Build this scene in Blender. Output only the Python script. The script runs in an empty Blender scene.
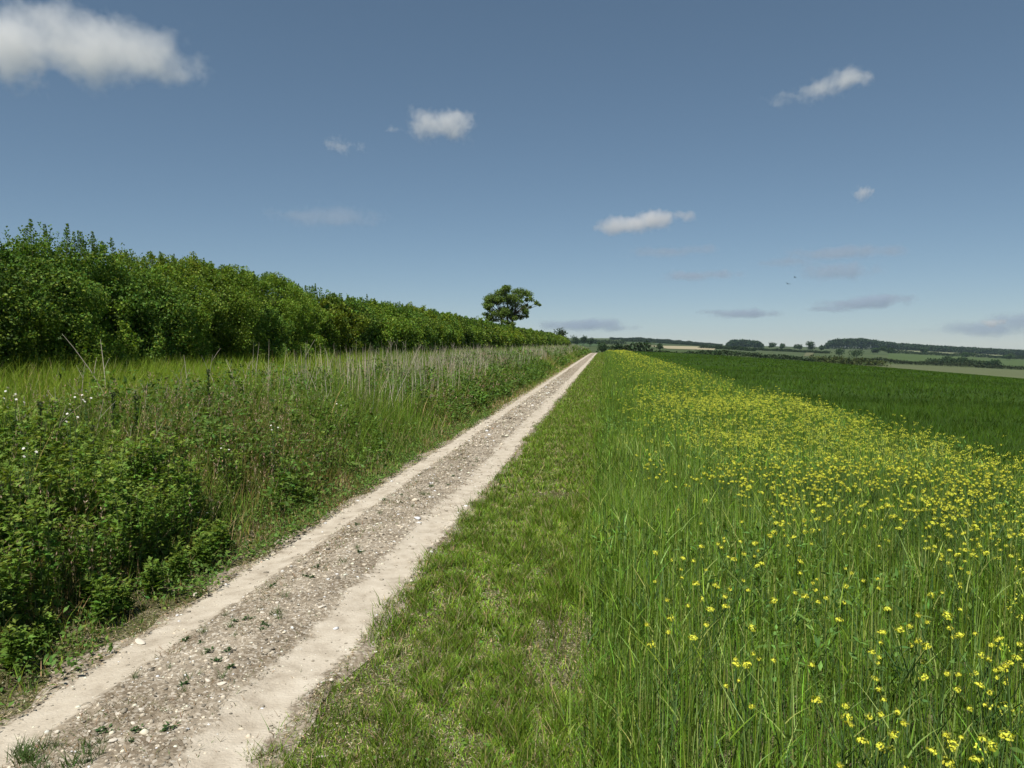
import bpy, bmesh, math, random
import numpy as np
from mathutils import Vector, Matrix

rng = np.random.default_rng(7)
random.seed(7)
S = bpy.context.scene
COL = S.collection
R = math.radians

# ------------------------------------------------------------------ camera
F_PX, CX, CY = 769.0, 512.0, 384.0
CAM_H = 2.0
VPX, VPY = 605.0, 344.0
th = math.atan((CY - VPY) / F_PX)
psi = math.atan((VPX - CX) / F_PX * math.cos(th))
FWD = np.array([-math.sin(psi) * math.cos(th), math.cos(psi) * math.cos(th), -math.sin(th)])
RGT = np.array([math.cos(psi), math.sin(psi), 0.0])
UPV = np.cross(RGT, FWD)
cam_d = bpy.data.cameras.new('camera')
cam = bpy.data.objects.new('camera', cam_d)
COL.objects.link(cam)
m = Matrix(((RGT[0], UPV[0], -FWD[0], 0), (RGT[1], UPV[1], -FWD[1], 0), (RGT[2], UPV[2], -FWD[2], CAM_H), (0, 0, 0, 1)))
cam.matrix_world = m
cam_d.sensor_width = 36.0
cam_d.lens = F_PX / 1024.0 * 36.0
cam_d.clip_start = 0.05
cam_d.clip_end = 120000.0
S.camera = cam


def px_of(x, y):
    """picture column of a direction on the level (x aside, y along the track)"""
    return CX + F_PX * (x * RGT[0] + y * RGT[1]) / np.maximum(1e-6, (x * FWD[0] + y * FWD[1]))


def ray(px, row):
    return FWD + (px - CX) / F_PX * RGT - (row - CY) / F_PX * UPV


def at_y(px, row, Y):
    d = ray(px, row)
    return np.array([0, 0, CAM_H]) + d * (Y / d[1])


def row_of(x, y, z):
    d = np.array([x, y, z - CAM_H])
    return CY - F_PX * (d @ UPV) / (d @ FWD)


# ------------------------------------------------------------------ helpers
def _hash(ix, iy, seed):
    n = (ix.astype(np.int64) * 374761393 + iy.astype(np.int64) * 668265263 + seed * 974711) & 0x7fffffff
    n = ((n ^ (n >> 13)) * 1274126177) & 0x7fffffff
    n = n ^ (n >> 16)
    return (n & 0xffff) / 65535.0


def vn(x, y, seed=0):
    x = np.asarray(x, float); y = np.asarray(y, float)
    ix = np.floor(x); iy = np.floor(y)
    fx = x - ix; fy = y - iy
    fx = fx * fx * (3 - 2 * fx); fy = fy * fy * (3 - 2 * fy)
    a = _hash(ix, iy, seed); b = _hash(ix + 1, iy, seed)
    c = _hash(ix, iy + 1, seed); d = _hash(ix + 1, iy + 1, seed)
    return (a * (1 - fx) + b * fx) * (1 - fy) + (c * (1 - fx) + d * fx) * fy


def fbm(x, y, seed=0, o=3):
    s = 0; a = 0.5; t = 0
    for k in range(o):
        s = s + a * vn(np.asarray(x) * 2 ** k, np.asarray(y) * 2 ** k, seed + k * 17); t += a; a *= 0.5
    return s / t


def sst(a, b, x):
    t = np.clip((np.asarray(x, float) - a) / (b - a), 0, 1)
    return t * t * (3 - 2 * t)


def tag(o, label=None, cat=None, group=None, kind=None):
    if label: o['label'] = label
    if cat: o['category'] = cat
    if group: o['group'] = group
    if kind: o['kind'] = kind
    return o


class Acc:
    """collects vertices, faces (3 or 4 corners) and one colour per vertex into ONE mesh"""
    def __init__(self):
        self.V, self.F, self.C, self.n = [], [], [], 0

    def add(self, V, F, C):
        V = np.asarray(V, float).reshape(-1, 3); F = np.asarray(F, int)
        C = np.asarray(C, float)
        if C.ndim == 1: C = np.tile(C, (len(V), 1))
        self.V.append(V); self.F.append(F + self.n); self.C.append(C); self.n += len(V)

    def mesh(self, name, mats, smooth=False):
        me = bpy.data.meshes.new(name)
        V = np.concatenate(self.V).astype(np.float32); C = np.concatenate(self.C)
        me.vertices.add(len(V)); me.vertices.foreach_set('co', V.ravel())
        tot = np.concatenate([np.full(len(f), f.shape[1], np.int32) for f in self.F])
        idx = np.concatenate([f.ravel() for f in self.F]).astype(np.int32)
        st = np.concatenate([[0], np.cumsum(tot)[:-1]]).astype(np.int32)
        me.loops.add(len(idx)); me.loops.foreach_set('vertex_index', idx)
        me.polygons.add(len(tot)); me.polygons.foreach_set('loop_start', st); me.polygons.foreach_set('loop_total', tot)
        if smooth: me.polygons.foreach_set('use_smooth', np.ones(len(tot), bool))
        a = me.attributes.new('Col', 'FLOAT_COLOR', 'POINT')
        a.data.foreach_set('color', np.concatenate([C, np.ones((len(C), 1))], 1).astype(np.float32).ravel())
        for mm in (mats if isinstance(mats, (list, tuple)) else [mats]): me.materials.append(mm)
        me.update(); me.validate()
        return me

    def obj(self, name, mats, parent=None, smooth=False):
        o = bpy.data.objects.new(name, self.mesh(name, mats, smooth))
        COL.objects.link(o)
        if parent: o.parent = parent
        return o


def dup(root, loc, rz, sc, label=None, group=None):
    r = root.copy(); COL.objects.link(r)
    r.location = loc; r.rotation_euler = (root.rotation_euler[0], root.rotation_euler[1], rz); r.scale = (sc, sc, sc)
    if label: r['label'] = label
    if group: r['group'] = group
    for ch in root.children:
        c = ch.copy(); COL.objects.link(c); c.parent = r
    return r


def blades(acc, P, H, W, az, lean, curl, col, seg=3, tip=None):
    """grass blades: P base points, az lean direction, lean / curl as shares of the height"""
    n = len(P)
    if n == 0: return
    d = np.stack([np.cos(az), np.sin(az), np.zeros(n)], 1)
    f = rng.uniform(0, 2 * np.pi, n)
    s = np.stack([np.cos(f), np.sin(f), np.zeros(n)], 1)
    V = np.zeros((n, seg + 1, 2, 3)); C = np.zeros((n, seg + 1, 2, 3))
    for k in range(seg + 1):
        t = k / seg
        c = P + d * (H * (lean * t + curl * t * t))[:, None]
        c[:, 2] += H * (t - 0.35 * np.abs(curl) * t * t)
        w = (W * (1 - 0.9 * t ** 1.6))[:, None] * 0.5
        V[:, k, 0] = c - s * w; V[:, k, 1] = c + s * w
        cc = col if tip is None else col * (1 - t ** 3) + tip * t ** 3
        C[:, k, 0] = cc; C[:, k, 1] = cc
    base = (np.arange(n) * (seg + 1) * 2)[:, None]
    F = [np.concatenate([base + 2 * k, base + 2 * k + 1, base + 2 * k + 3, base + 2 * k + 2], 1) for k in range(seg)]
    acc.add(V.reshape(-1, 3), np.concatenate(F), C.reshape(-1, 3))


def unit(v):
    return v / np.maximum(1e-9, np.linalg.norm(v, axis=-1, keepdims=True))


def leaves(acc, P, D, N, L, W, col, fold=0.15):
    """leaf shaped quads: base at P, growing along D, facing N"""
    n = len(P)
    if n == 0: return
    D = unit(D); Sd = unit(np.cross(D, N)); Nn = np.cross(Sd, D)
    L = np.broadcast_to(np.asarray(L, float), (n,))[:, None]; W = np.broadcast_to(np.asarray(W, float), (n,))[:, None]
    V = np.zeros((n, 4, 3))
    V[:, 0] = P
    V[:, 1] = P + D * L * 0.45 + Sd * W * 0.5 + Nn * W * fold
    V[:, 2] = P + D * L - Nn * W * fold
    V[:, 3] = P + D * L * 0.45 - Sd * W * 0.5 + Nn * W * fold
    F = np.arange(n * 4).reshape(n, 4)
    C = np.repeat(np.broadcast_to(col, (n, 3))[:, None, :], 4, 1)
    acc.add(V.reshape(-1, 3), F, C.reshape(-1, 3))


def rdir(n, zmin=-1.0):
    z = rng.uniform(zmin, 1, n); a = rng.uniform(0, 2 * np.pi, n); r = np.sqrt(1 - z * z)
    return np.stack([r * np.cos(a), r * np.sin(a), z], 1)


def tube(acc, pts, rad, col, k=5):
    pts = np.asarray(pts, float); n = len(pts)
    V = []
    for i in range(n):
        t = pts[min(i + 1, n - 1)] - pts[max(i - 1, 0)]; t = t / (np.linalg.norm(t) + 1e-9)
        a = np.cross(t, [0.31, 0.9, 0.1]); a /= np.linalg.norm(a); b = np.cross(t, a)
        for j in range(k):
            q = 2 * math.pi * j / k
            V.append(pts[i] + (a * math.cos(q) + b * math.sin(q)) * rad[i])
    F = [(i * k + j, i * k + (j + 1) % k, (i + 1) * k + (j + 1) % k, (i + 1) * k + j) for i in range(n - 1) for j in range(k)]
    acc.add(V, F, np.asarray(col, float))


def jit(c, n, s=0.25, hue=0.12):
    """n individual leaf colours round c"""
    c = np.asarray(c, float)
    v = np.exp(rng.normal(0, s, (n, 1)).clip(-2 * s, 1.7 * s))
    h = 1 + rng.normal(0, hue, (n, 3)) * np.array([1, .35, .6])
    return np.clip(c * v * h, 0.003, 0.9)


ICO = bmesh.new(); bmesh.ops.create_icosphere(ICO, subdivisions=1, radius=1)
ICO_V = np.array([v.co[:] for v in ICO.verts]); ICO_F = np.array([[v.index for v in f.verts] for f in ICO.faces]); ICO.free()
ICO = bmesh.new(); bmesh.ops.create_icosphere(ICO, subdivisions=3, radius=1)
ICO3_V = np.array([v.co[:] for v in ICO.verts]); ICO3_F = np.array([[v.index for v in f.verts] for f in ICO.faces]); ICO.free()


# ------------------------------------------------------------------ materials
def new_mat(name):
    mt = bpy.data.materials.new(name); mt.use_nodes = True
    nt = mt.node_tree; nt.nodes.clear()
    out = nt.nodes.new('ShaderNodeOutputMaterial')
    return mt, nt, nt.nodes, nt.links, out


def leaf_mat(name, trans=0.3, rough=0.5, spec=0.3, tmul=(1.5, 1.45, 0.6), gain=1.0):
    mt, nt, N, L, out = new_mat(name)
    at = N.new('ShaderNodeAttribute'); at.attribute_name = 'Col'
    pr = N.new('ShaderNodeBsdfPrincipled'); pr.inputs['Roughness'].default_value = rough
    pr.inputs['Specular IOR Level'].default_value = spec
    # fine mottling inside each leaf
    ns = N.new('ShaderNodeTexNoise'); ns.inputs['Scale'].default_value = 40
    tc = N.new('ShaderNodeTexCoord'); L.new(tc.outputs['Object'], ns.inputs['Vector'])
    mr = N.new('ShaderNodeMapRange'); mr.inputs['To Min'].default_value = 0.75 * gain; mr.inputs['To Max'].default_value = 1.25 * gain
    L.new(ns.outputs['Fac'], mr.inputs['Value'])
    mu = N.new('ShaderNodeVectorMath'); mu.operation = 'SCALE'
    L.new(at.outputs['Color'], mu.inputs[0]); L.new(mr.outputs['Result'], mu.inputs['Scale'])
    L.new(mu.outputs[0], pr.inputs['Base Color'])
    if trans > 0:
        tr = N.new('ShaderNodeBsdfTranslucent')
        tm = N.new('ShaderNodeVectorMath'); tm.operation = 'MULTIPLY'; tm.inputs[1].default_value = tmul
        L.new(mu.outputs[0], tm.inputs[0]); L.new(tm.outputs[0], tr.inputs['Color'])
        mx = N.new('ShaderNodeMixShader'); mx.inputs[0].default_value = trans
        L.new(pr.outputs[0], mx.inputs[1]); L.new(tr.outputs[0], mx.inputs[2]); L.new(mx.outputs[0], out.inputs['Surface'])
    else:
        L.new(pr.outputs[0], out.inputs['Surface'])
    return mt


M_GRASS = leaf_mat('grass_blade', 0.22, 0.6, 0.12, gain=1.2)
M_HERB = leaf_mat('herb_leaf', 0.3, 0.55, 0.15, gain=1.2)
M_HEDGE = leaf_mat('hedge_leaf', 0.3, 0.55, 0.14, gain=1.38)
M_PETAL = leaf_mat('petal', 0.3, 0.6, 0.15, (1.1, 1.0, 0.6))
M_DRY = leaf_mat('dry_stalk', 0.0, 0.8, 0.1)
M_BARK = leaf_mat('bark', 0.0, 0.9, 0.1)
M_FAR = leaf_mat('distant_foliage', 0.15, 0.7, 0.1)
M_STONE = leaf_mat('chalk_stone', 0.0, 0.9, 0.15)


def ramp(N, stops):
    r = N.new('ShaderNodeValToRGB')
    while len(r.color_ramp.elements) < len(stops): r.color_ramp.elements.new(0.5)
    for e, (p, c) in zip(r.color_ramp.elements, stops):
        e.position = p; e.color = (*c, 1)
    return r


def noise_mat(name, stops, scale, scale2=None, rough=0.9, bump=0.0, bscale=None, detail=6, stretch=None):
    mt, nt, N, L, out = new_mat(name)
    pr = N.new('ShaderNodeBsdfPrincipled'); pr.inputs['Roughness'].default_value = rough
    pr.inputs['Specular IOR Level'].default_value = 0.1
    tc = N.new('ShaderNodeTexCoord')
    vec = tc.outputs['Object']
    if stretch:
        mp = N.new('ShaderNodeMapping'); mp.inputs['Scale'].default_value = stretch
        L.new(vec, mp.inputs['Vector']); vec = mp.outputs[0]
    n1 = N.new('ShaderNodeTexNoise'); n1.inputs['Scale'].default_value = scale; n1.inputs['Detail'].default_value = detail
    L.new(vec, n1.inputs['Vector'])
    fac = n1.outputs['Fac']
    if scale2:
        n2 = N.new('ShaderNodeTexNoise'); n2.inputs['Scale'].default_value = scale2; n2.inputs['Detail'].default_value = 4
        L.new(vec, n2.inputs['Vector'])
        mx = N.new('ShaderNodeMath'); mx.operation = 'ADD'; L.new(fac, mx.inputs[0]); L.new(n2.outputs['Fac'], mx.inputs[1])
        hf = N.new('ShaderNodeMath'); hf.operation = 'MULTIPLY'; hf.inputs[1].default_value = 0.5; L.new(mx.outputs[0], hf.inputs[0])
        fac = hf.outputs[0]
    rp = ramp(N, stops); L.new(fac, rp.inputs[0]); L.new(rp.outputs[0], pr.inputs['Base Color'])
    if bump:
        nb = N.new('ShaderNodeTexNoise'); nb.inputs['Scale'].default_value = bscale; nb.inputs['Detail'].default_value = 5
        L.new(vec, nb.inputs['Vector'])
        b = N.new('ShaderNodeBump'); b.inputs['Strength'].default_value = bump; b.inputs['Distance'].default_value = 0.1
        L.new(nb.outputs['Fac'], b.inputs['Height']); L.new(b.outputs[0], pr.inputs['Normal'])
    L.new(pr.outputs[0], out.inputs['Surface'])
    return mt


# ------------------------------------------------------------------ terrain
FAR_PX = np.array([540, 640, 720, 815, 900, 1024.0])
FAR_Y = np.array([260, 400, 700, 1100, 1600, 2200, 2800.0])
FAR_ROW = np.array([
    [356, 352.0, 348.0, 344.5, 341.5, 339.5, 338.0],
    [356, 352.5, 349.5, 346.5, 342.5, 340.0, 338.0],
    [360, 356.0, 351.5, 349.0, 347.3, 346.0, 345.0],
    [368, 364.0, 358.5, 354.0, 350.5, 348.5, 347.0],
    [374, 370.0, 364.0, 358.0, 353.0, 349.7, 348.0],
    [383, 376.5, 369.8, 364.0, 358.7, 356.0, 354.7]])
FAR_Z = np.zeros_like(FAR_ROW)
for i, p in enumerate(FAR_PX):
    for j, Y in enumerate(FAR_Y):
        FAR_Z[i, j] = at_y(p, FAR_ROW[i, j], Y)[2]


def far_z(px, Y):
    px = np.clip(px, FAR_PX[0], FAR_PX[-1])
    shp = np.broadcast(px, Y).shape
    px = np.broadcast_to(px, shp).ravel(); Yf = np.broadcast_to(Y, shp).ravel()
    Yc = np.clip(Yf, FAR_Y[0], FAR_Y[-1])
    i = np.clip(np.searchsorted(FAR_PX, px) - 1, 0, len(FAR_PX) - 2); j = np.clip(np.searchsorted(FAR_Y, Yc) - 1, 0, len(FAR_Y) - 2)
    u = (px - FAR_PX[i]) / (FAR_PX[i + 1] - FAR_PX[i]); v = (Yc - FAR_Y[j]) / (FAR_Y[j + 1] - FAR_Y[j])
    z = (FAR_Z[i, j] * (1 - u) + FAR_Z[i + 1, j] * u) * (1 - v) + (FAR_Z[i, j + 1] * (1 - u) + FAR_Z[i + 1, j + 1] * u) * v
    z = z - np.maximum(0, Yf - 2800) * 0.03
    return z.reshape(shp)


def terrain(x, y):
    x = np.asarray(x, float); y = np.asarray(y, float)
    l = np.maximum(0, -3.35 - x)
    zl = 1.35 * (1 - np.exp(-(l / 3.6) ** 1.25))
    r = np.maximum(0, x - 5.0)
    zr = -2.65 * (r / 45.0) ** 1.41
    zr = 16 * np.tanh(zr / 16)
    q = np.clip(y - 150, 0, 200)
    zy = -0.000124 * q * q - np.maximum(0, y - 350) * 0.05
    near = zl + zr + zy + (fbm(x * 0.25, y * 0.25, 3) - 0.5) * 0.10 * sst(0, 3, np.abs(x + 2.3) - 1.2)
    w = sst(190, 400, y)
    return near * (1 - w) + far_z(px_of(x, np.maximum(y, 1.0)), np.maximum(y, 1.0)) * w


def Y_at(px, row):
    """distance along the track of the far land seen at a picture point"""
    Ys = np.linspace(330, 2800, 1500)
    rr = []
    d = ray(px, VPY); t = d[0] / d[1]
    zs = terrain(t * Ys, Ys)
    rows = np.array([row_of(t * Y, Y, z) for Y, z in zip(Ys[::6], zs[::6])])
    k = np.argmin(np.abs(rows - row)); return Ys[::6][k]


def on_land(px, Y):
    d = ray(px, VPY); x = d[0] / d[1] * Y
    return np.array([x, Y, float(terrain(x, Y))])


def sinh_axis(lo, hi, n, s):
    a, b = math.asinh(lo / s), math.asinh(hi / s)
    return np.sinh(np.linspace(a, b, n)) * s


def grid_obj(name, X, Y, Z, mat, smooth=True):
    ny, nx = X.shape
    V = np.stack([X, Y, Z], -1).reshape(-1, 3)
    i = np.arange(ny * nx).reshape(ny, nx)
    Fq = np.stack([i[:-1, :-1], i[:-1, 1:], i[1:, 1:], i[1:, :-1]], -1).reshape(-1, 4)
    a = Acc(); a.add(V, Fq, np.ones(3))
    return a.obj(name, mat, smooth=smooth)


xs = sinh_axis(-3800, 4200, 300, 3.0); ys = sinh_axis(-300, 3900, 300, 6.0)
GX, GY = np.meshgrid(xs, ys)
M_GROUND = noise_mat('turf_soil', [(0.32, (0.07, 0.06, 0.03)), (0.43, (0.15, 0.13, 0.075)), (0.50, (0.11, 0.125, 0.035)), (0.58, (0.28, 0.235, 0.155)), (0.70, (0.42, 0.37, 0.27))], 6.0, 45.0, bump=1.0, bscale=40)
_nt = M_GROUND.node_tree; _N, _L = _nt.nodes, _nt.links          # beyond the crop: pasture
_pr = next(q for q in _N if q.type == 'BSDF_PRINCIPLED'); _src = _pr.inputs['Base Color'].links[0].from_socket
_tc = _N.new('ShaderNodeTexCoord'); _sx = _N.new('ShaderNodeSeparateXYZ'); _L.new(_tc.outputs['Object'], _sx.inputs[0])
_mr = _N.new('ShaderNodeMapRange'); _mr.inputs['From Min'].default_value = 180; _mr.inputs['From Max'].default_value = 230; _L.new(_sx.outputs['Y'], _mr.inputs['Value'])
_no = _N.new('ShaderNodeTexNoise'); _no.inputs['Scale'].default_value = .006; _no.inputs['Detail'].default_value = 8; _L.new(_tc.outputs['Object'], _no.inputs['Vector'])
_rp = ramp(_N, [(.35, (.042, .064, .022)), (.5, (.058, .082, .030)), (.65, (.085, .100, .045))]); _L.new(_no.outputs['Fac'], _rp.inputs[0])
_mx = _N.new('ShaderNodeMix'); _mx.data_type = 'RGBA'; _L.new(_mr.outputs['Result'], _mx.inputs['Factor']); _L.new(_src, _mx.inputs['A']); _L.new(_rp.outputs[0], _mx.inputs['B']); _L.new(_mx.outputs['Result'], _pr.inputs['Base Color'])
g = grid_obj('ground', GX, GY, terrain(GX, GY), M_GROUND); tag(g, kind='structure')

# ------------------------------------------------------------------ the track
TL, TR = -3.2, -1.56


def bend(y):
    return np.where(y > 172, ((y - 172) / 22.0) ** 2 * 0.9, 0.0)


ty = np.concatenate([np.arange(1.0, 9, 0.028), np.arange(9, 30, 0.08), np.arange(30, 215, 0.6)])
tu = np.linspace(0, 1, 64)
TU, TY = np.meshgrid(tu, ty)
le = TL + (fbm(TY * 1.6, TY * 0 + 3.3, 11) - 0.5) * 0.42 - 0.04
re = TR + (fbm(TY * 1.9, TY * 0 + 8.3, 12, 5) - 0.5) * 0.20 + 0.05
TX = le + (re - le) * TU + bend(TY)
xc = TX - bend(TY)


def rutL(x, y): return np.exp(-((x + 2.93 + 0.14 * (fbm(y * .6, y * 0, 21) - .5)) / 0.165) ** 4)
def rutR(x, y): return np.exp(-((x + 1.84 + 0.16 * (fbm(y * .6, y * 0 + 7, 22) - .5)) / 0.195) ** 4)


def track_z(x, y):
    rut = np.maximum(rutL(x, y), rutR(x, y))
    mid = np.exp(-((x + 2.4) / 0.42) ** 4)
    z = 0.022 + 0.035 * mid * (0.6 + 0.8 * fbm(x * 2, y * 1.2, 31)) + (1 - rut) * ((vn(x * 28, y * 28, 32) - .5) * 0.016 + (vn(x * 60, y * 60, 33) - .5) * 0.008)
    z = z + rut * (fbm(x * 5, y * 3, 34) - .5) * 0.02 - rut * 0.008
    return z


TZ = track_z(xc, TY)
edge = np.minimum(TU, 1 - TU)
TZ = 0.001 + TZ * sst(0, .07, edge) + terrain(TX * 0 - 2.3, TY) + 0.004

mt, nt, N, L, out = new_mat('chalk_track')
pr = N.new('ShaderNodeBsdfPrincipled'); pr.inputs['Roughness'].default_value = 0.95; pr.inputs['Specular IOR Level'].default_value = 0.1
at = N.new('ShaderNodeAttribute'); at.attribute_name = 'Col'      # red = rut, green = grass or dirt share
sp = N.new('ShaderNodeSeparateColor'); L.new(at.outputs['Color'], sp.inputs[0])
tc = N.new('ShaderNodeTexCoord')
n1 = N.new('ShaderNodeTexNoise'); n1.inputs['Scale'].default_value = 5; n1.inputs['Detail'].default_value = 9; n1.inputs['Roughness'].default_value = 0.65
L.new(tc.outputs['Object'], n1.inputs['Vector'])
dust = ramp(N, [(0.3, (0.30, 0.255, 0.195)), (0.48, (0.425, 0.375, 0.298)), (0.72, (0.52, 0.47, 0.385))]); L.new(n1.outputs['Fac'], dust.inputs[0])
vo = N.new('ShaderNodeTexVoronoi'); vo.inputs['Scale'].default_value = 55; L.new(tc.outputs['Object'], vo.inputs['Vector'])
peb = ramp(N, [(0.0, (0.09, 0.07, 0.048)), (0.3, (0.17, 0.135, 0.095)), (0.55, (0.25, 0.205, 0.145)), (0.8, (0.38, 0.33, 0.26)), (1.0, (0.62, 0.58, 0.5))])
spv = N.new('ShaderNodeSeparateColor'); L.new(vo.outputs['Color'], spv.inputs[0]); L.new(spv.outputs[0], peb.inputs[0])
n2 = N.new('ShaderNodeTexNoise'); n2.inputs['Scale'].default_value = 2.2; n2.inputs['Detail'].default_value = 7; L.new(tc.outputs['Object'], n2.inputs['Vector'])
soil = ramp(N, [(0.36, (0.15, 0.122, 0.085)), (0.62, (0.38, 0.33, 0.255))]); L.new(n2.outputs['Fac'], soil.inputs[0])
mg = N.new('ShaderNodeMix'); mg.data_type = 'RGBA'; mg.inputs['Factor'].default_value = 0.5
L.new(peb.outputs[0], mg.inputs['A']); L.new(soil.outputs[0], mg.inputs['B'])
# ragged blend between smooth rut and stony middle
ad = N.new('ShaderNodeMath'); ad.operation = 'ADD'; L.new(sp.outputs[0], ad.inputs[0])
nm = N.new('ShaderNodeMapRange'); nm.inputs['From Min'].default_value = 0.25; nm.inputs['From Max'].default_value = 0.75; nm.inputs['To Min'].default_value = -0.55; nm.inputs['To Max'].default_value = 0.55
L.new(n1.outputs['Fac'], nm.inputs['Value']); L.new(nm.outputs['Result'], ad.inputs[1])
sm = N.new('ShaderNodeMapRange'); sm.interpolation_type = 'SMOOTHSTEP'; sm.inputs['From Min'].default_value = 0.3; sm.inputs['From Max'].default_value = 0.7; L.new(ad.outputs[0], sm.inputs['Value'])
mx = N.new('ShaderNodeMix'); mx.data_type = 'RGBA'; L.new(sm.outputs['Result'], mx.inputs['Factor']); L.new(mg.outputs['Result'], mx.inputs['A']); L.new(dust.outputs[0], mx.inputs['B'])
L.new(mx.outputs['Result'], pr.inputs['Base Color'])
bp = N.new('ShaderNodeBump'); bp.inputs['Strength'].default_value = 0.6; bp.inputs['Distance'].default_value = 0.012
nb = N.new('ShaderNodeTexNoise'); nb.inputs['Scale'].default_value = 60; nb.inputs['Detail'].default_value = 4; L.new(tc.outputs['Object'], nb.inputs['Vector'])
L.new(nb.outputs['Fac'], bp.inputs['Height']); L.new(bp.outputs[0], pr.inputs['Normal'])
L.new(pr.outputs[0], out.inputs['Surface'])
M_TRACK = mt

rut = np.maximum(rutL(xc, TY), rutR(xc, TY))
a = Acc()
ny, nx = TX.shape
ii = np.arange(ny * nx).reshape(ny, nx)
Fq = np.stack([ii[:-1, :-1], ii[:-1, 1:], ii[1:, 1:], ii[1:, :-1]], -1).reshape(-1, 4)
a.add(np.stack([TX, TY, TZ], -1).reshape(-1, 3), Fq, np.stack([rut, rut * 0, rut * 0], -1).reshape(-1, 3))
tag(a.obj('track', M_TRACK, smooth=True), kind='structure')


def tz(x, y):
    """height of the walked ground: track surface inside the track, land elsewhere"""
    x = np.asarray(x, float); y = np.asarray(y, float)
    inside = (x > TL) & (x < TR)
    return np.where(inside, track_z(x, y) + terrain(x * 0 - 2.3, y) + 0.002, terrain(x, y))


def scatter(n, x0, x1, y0, y1, lo=-140, hi=1170):
    x = rng.uniform(x0, x1, n); y = rng.uniform(y0, y1, n)
    k = (px_of(x + 2.3, y + 1.6) > 0) & (px_of(x - 2.6, y + 1.6) < 1024)      # a strip to either side as well
    return x[k], y[k]


def keep(mask, *arrs):
    return [q[mask] for q in arrs]


# gravel: pebbles nobody could count
gv = Acc()
for (y0, y1, n, s0) in ((2.2, 6, 16000, 0.0048), (6, 14, 15000, 0.0072), (14, 45, 11000, 0.013)):
    x, y = scatter(n, TL + 0.10, TR - 0.06, y0, y1)
    r_ = np.maximum(rutL(x, y), rutR(x, y))
    x, y = keep(rng.random(len(x)) > r_ * 0.88, x, y)
    n = len(x); s = s0 * np.exp(rng.normal(0, 0.45, n))
    c = np.array([0.38, 0.335, 0.262]) * np.exp(rng.normal(-0.15, 0.5, (n, 1))); c = np.clip(c, 0.04, 0.62)
    an = rng.uniform(0, 6.28, n); ca, sa = np.cos(an)[:, None], np.sin(an)[:, None]
    base = ICO_V[None] * (1 + rng.uniform(-.3, .3, (n, 12, 1)))
    st = np.stack([base[..., 0] * rng.uniform(.8, 1.5, (n, 1)), base[..., 1], base[..., 2] * rng.uniform(.4, .8, (n, 1))], -1) * s[:, None, None]
    V = np.stack([st[..., 0] * ca - st[..., 1] * sa, st[..., 0] * sa + st[..., 1] * ca, st[..., 2]], -1)
    V += np.stack([x, y, tz(x, y) + s * 0.2], 1)[:, None]
    Fg = (ICO_F[None] + (np.arange(n) * 12)[:, None, None]).reshape(-1, 3)
    gv.add(V.reshape(-1, 3), Fg, np.repeat(c[:, None], 12, 1).reshape(-1, 3))
o = gv.obj('gravel', M_STONE); tag(o, 'loose pale chalk gravel on the stony middle of the track', 'gravel', kind='stuff')

# chalk stones one can point at
STONES = []


def stone_mesh(seed):
    q = np.random.default_rng(seed)
    v = ICO3_V * np.array([1.25, 0.9, 0.6])
    for k in range(7):
        d = q.normal(0, 1, 3); d /= np.linalg.norm(d); h = q.uniform(.55, .8)
        p = v @ d; v = v - np.outer(np.maximum(0, p - h) * 0.9, d)
    v = v * (1 + (vn(v[:, 0] * 4 + 9 * seed, v[:, 1] * 4 + v[:, 2] * 3, seed)[:, None] - .5) * 0.16)
    ac = Acc(); ac.add(v, ICO3_F, np.array([0.55, 0.50, 0.42])); return ac.mesh('chalk_stone', M_STONE, True)


STONE_ME = [stone_mesh(k) for k in range(6)]
stone_specs = [(139, 641, .085, 'long flat pale chalk stone lying in the left wheel rut beside the verge'),
               (221, 690, .045, 'largest white chalk stone in the middle of the stony strip'),
               (226, 667, .035, 'round white chalk stone just behind the largest white stone'),
               (208, 687, .04, 'blocky white chalk stone left of the largest white stone'),
               (321, 610, .055, 'broad buff chalk stone beside the right wheel rut'),
               (112, 747, .045, 'white chalk stone among grass tufts nearest the front of the track'),
               (321, 752, .05, 'pale chalk stone lying in the mown grass at the front'),
               (375, 648, .04, 'lone white chalk stone on the mown grass edge right of the right rut'),
               (186, 660, .03, 'small white chalk stone in the stony strip right of the left rut')]


def ground_pt(px, row):
    d = ray(px, row)
    t = (CAM_H - 0.03) / -d[2]
    return d[0] * t, d[1] * t


for k, (px, row, s, lab) in enumerate(stone_specs):
    x, y = ground_pt(px, row)
    o = bpy.data.objects.new('chalk_stone', STONE_ME[k % 6]); COL.objects.link(o)
    o.location = (x, y, float(tz(x, y)) + s * 0.1); o.scale = (s * .62, s * .36, s * .26); o.rotation_euler = (rng.normal(0, .15), rng.normal(0, .15), -0.5 if k == 0 else rng.uniform(0, 6))
    tag(o, lab, 'stone', 'chalk stones on the track')
n = 0
while n < 60:
    x = rng.uniform(TL, TR); y = 2.6 + 9 * rng.random() ** 1.5
    p = px_of(x, y)
    if p < 0 or max(rutL(np.array(x), np.array(y)), rutR(np.array(x), np.array(y))) > 0.4: continue
    s = 0.009 + 0.011 * rng.random() ** 2
    o = bpy.data.objects.new('chalk_stone', STONE_ME[n % 6]); COL.objects.link(o)
    o.location = (x, y, float(tz(x, y)) + s * 0.2); o.scale = (s * 1.2, s, s); o.rotation_euler = (rng.normal(0, .3), rng.normal(0, .3), rng.uniform(0, 6))
    tag(o, 'small angular pale chalk stone loose on the stony strip between the wheel ruts', 'stone', 'small stones between the ruts'); n += 1

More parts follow.
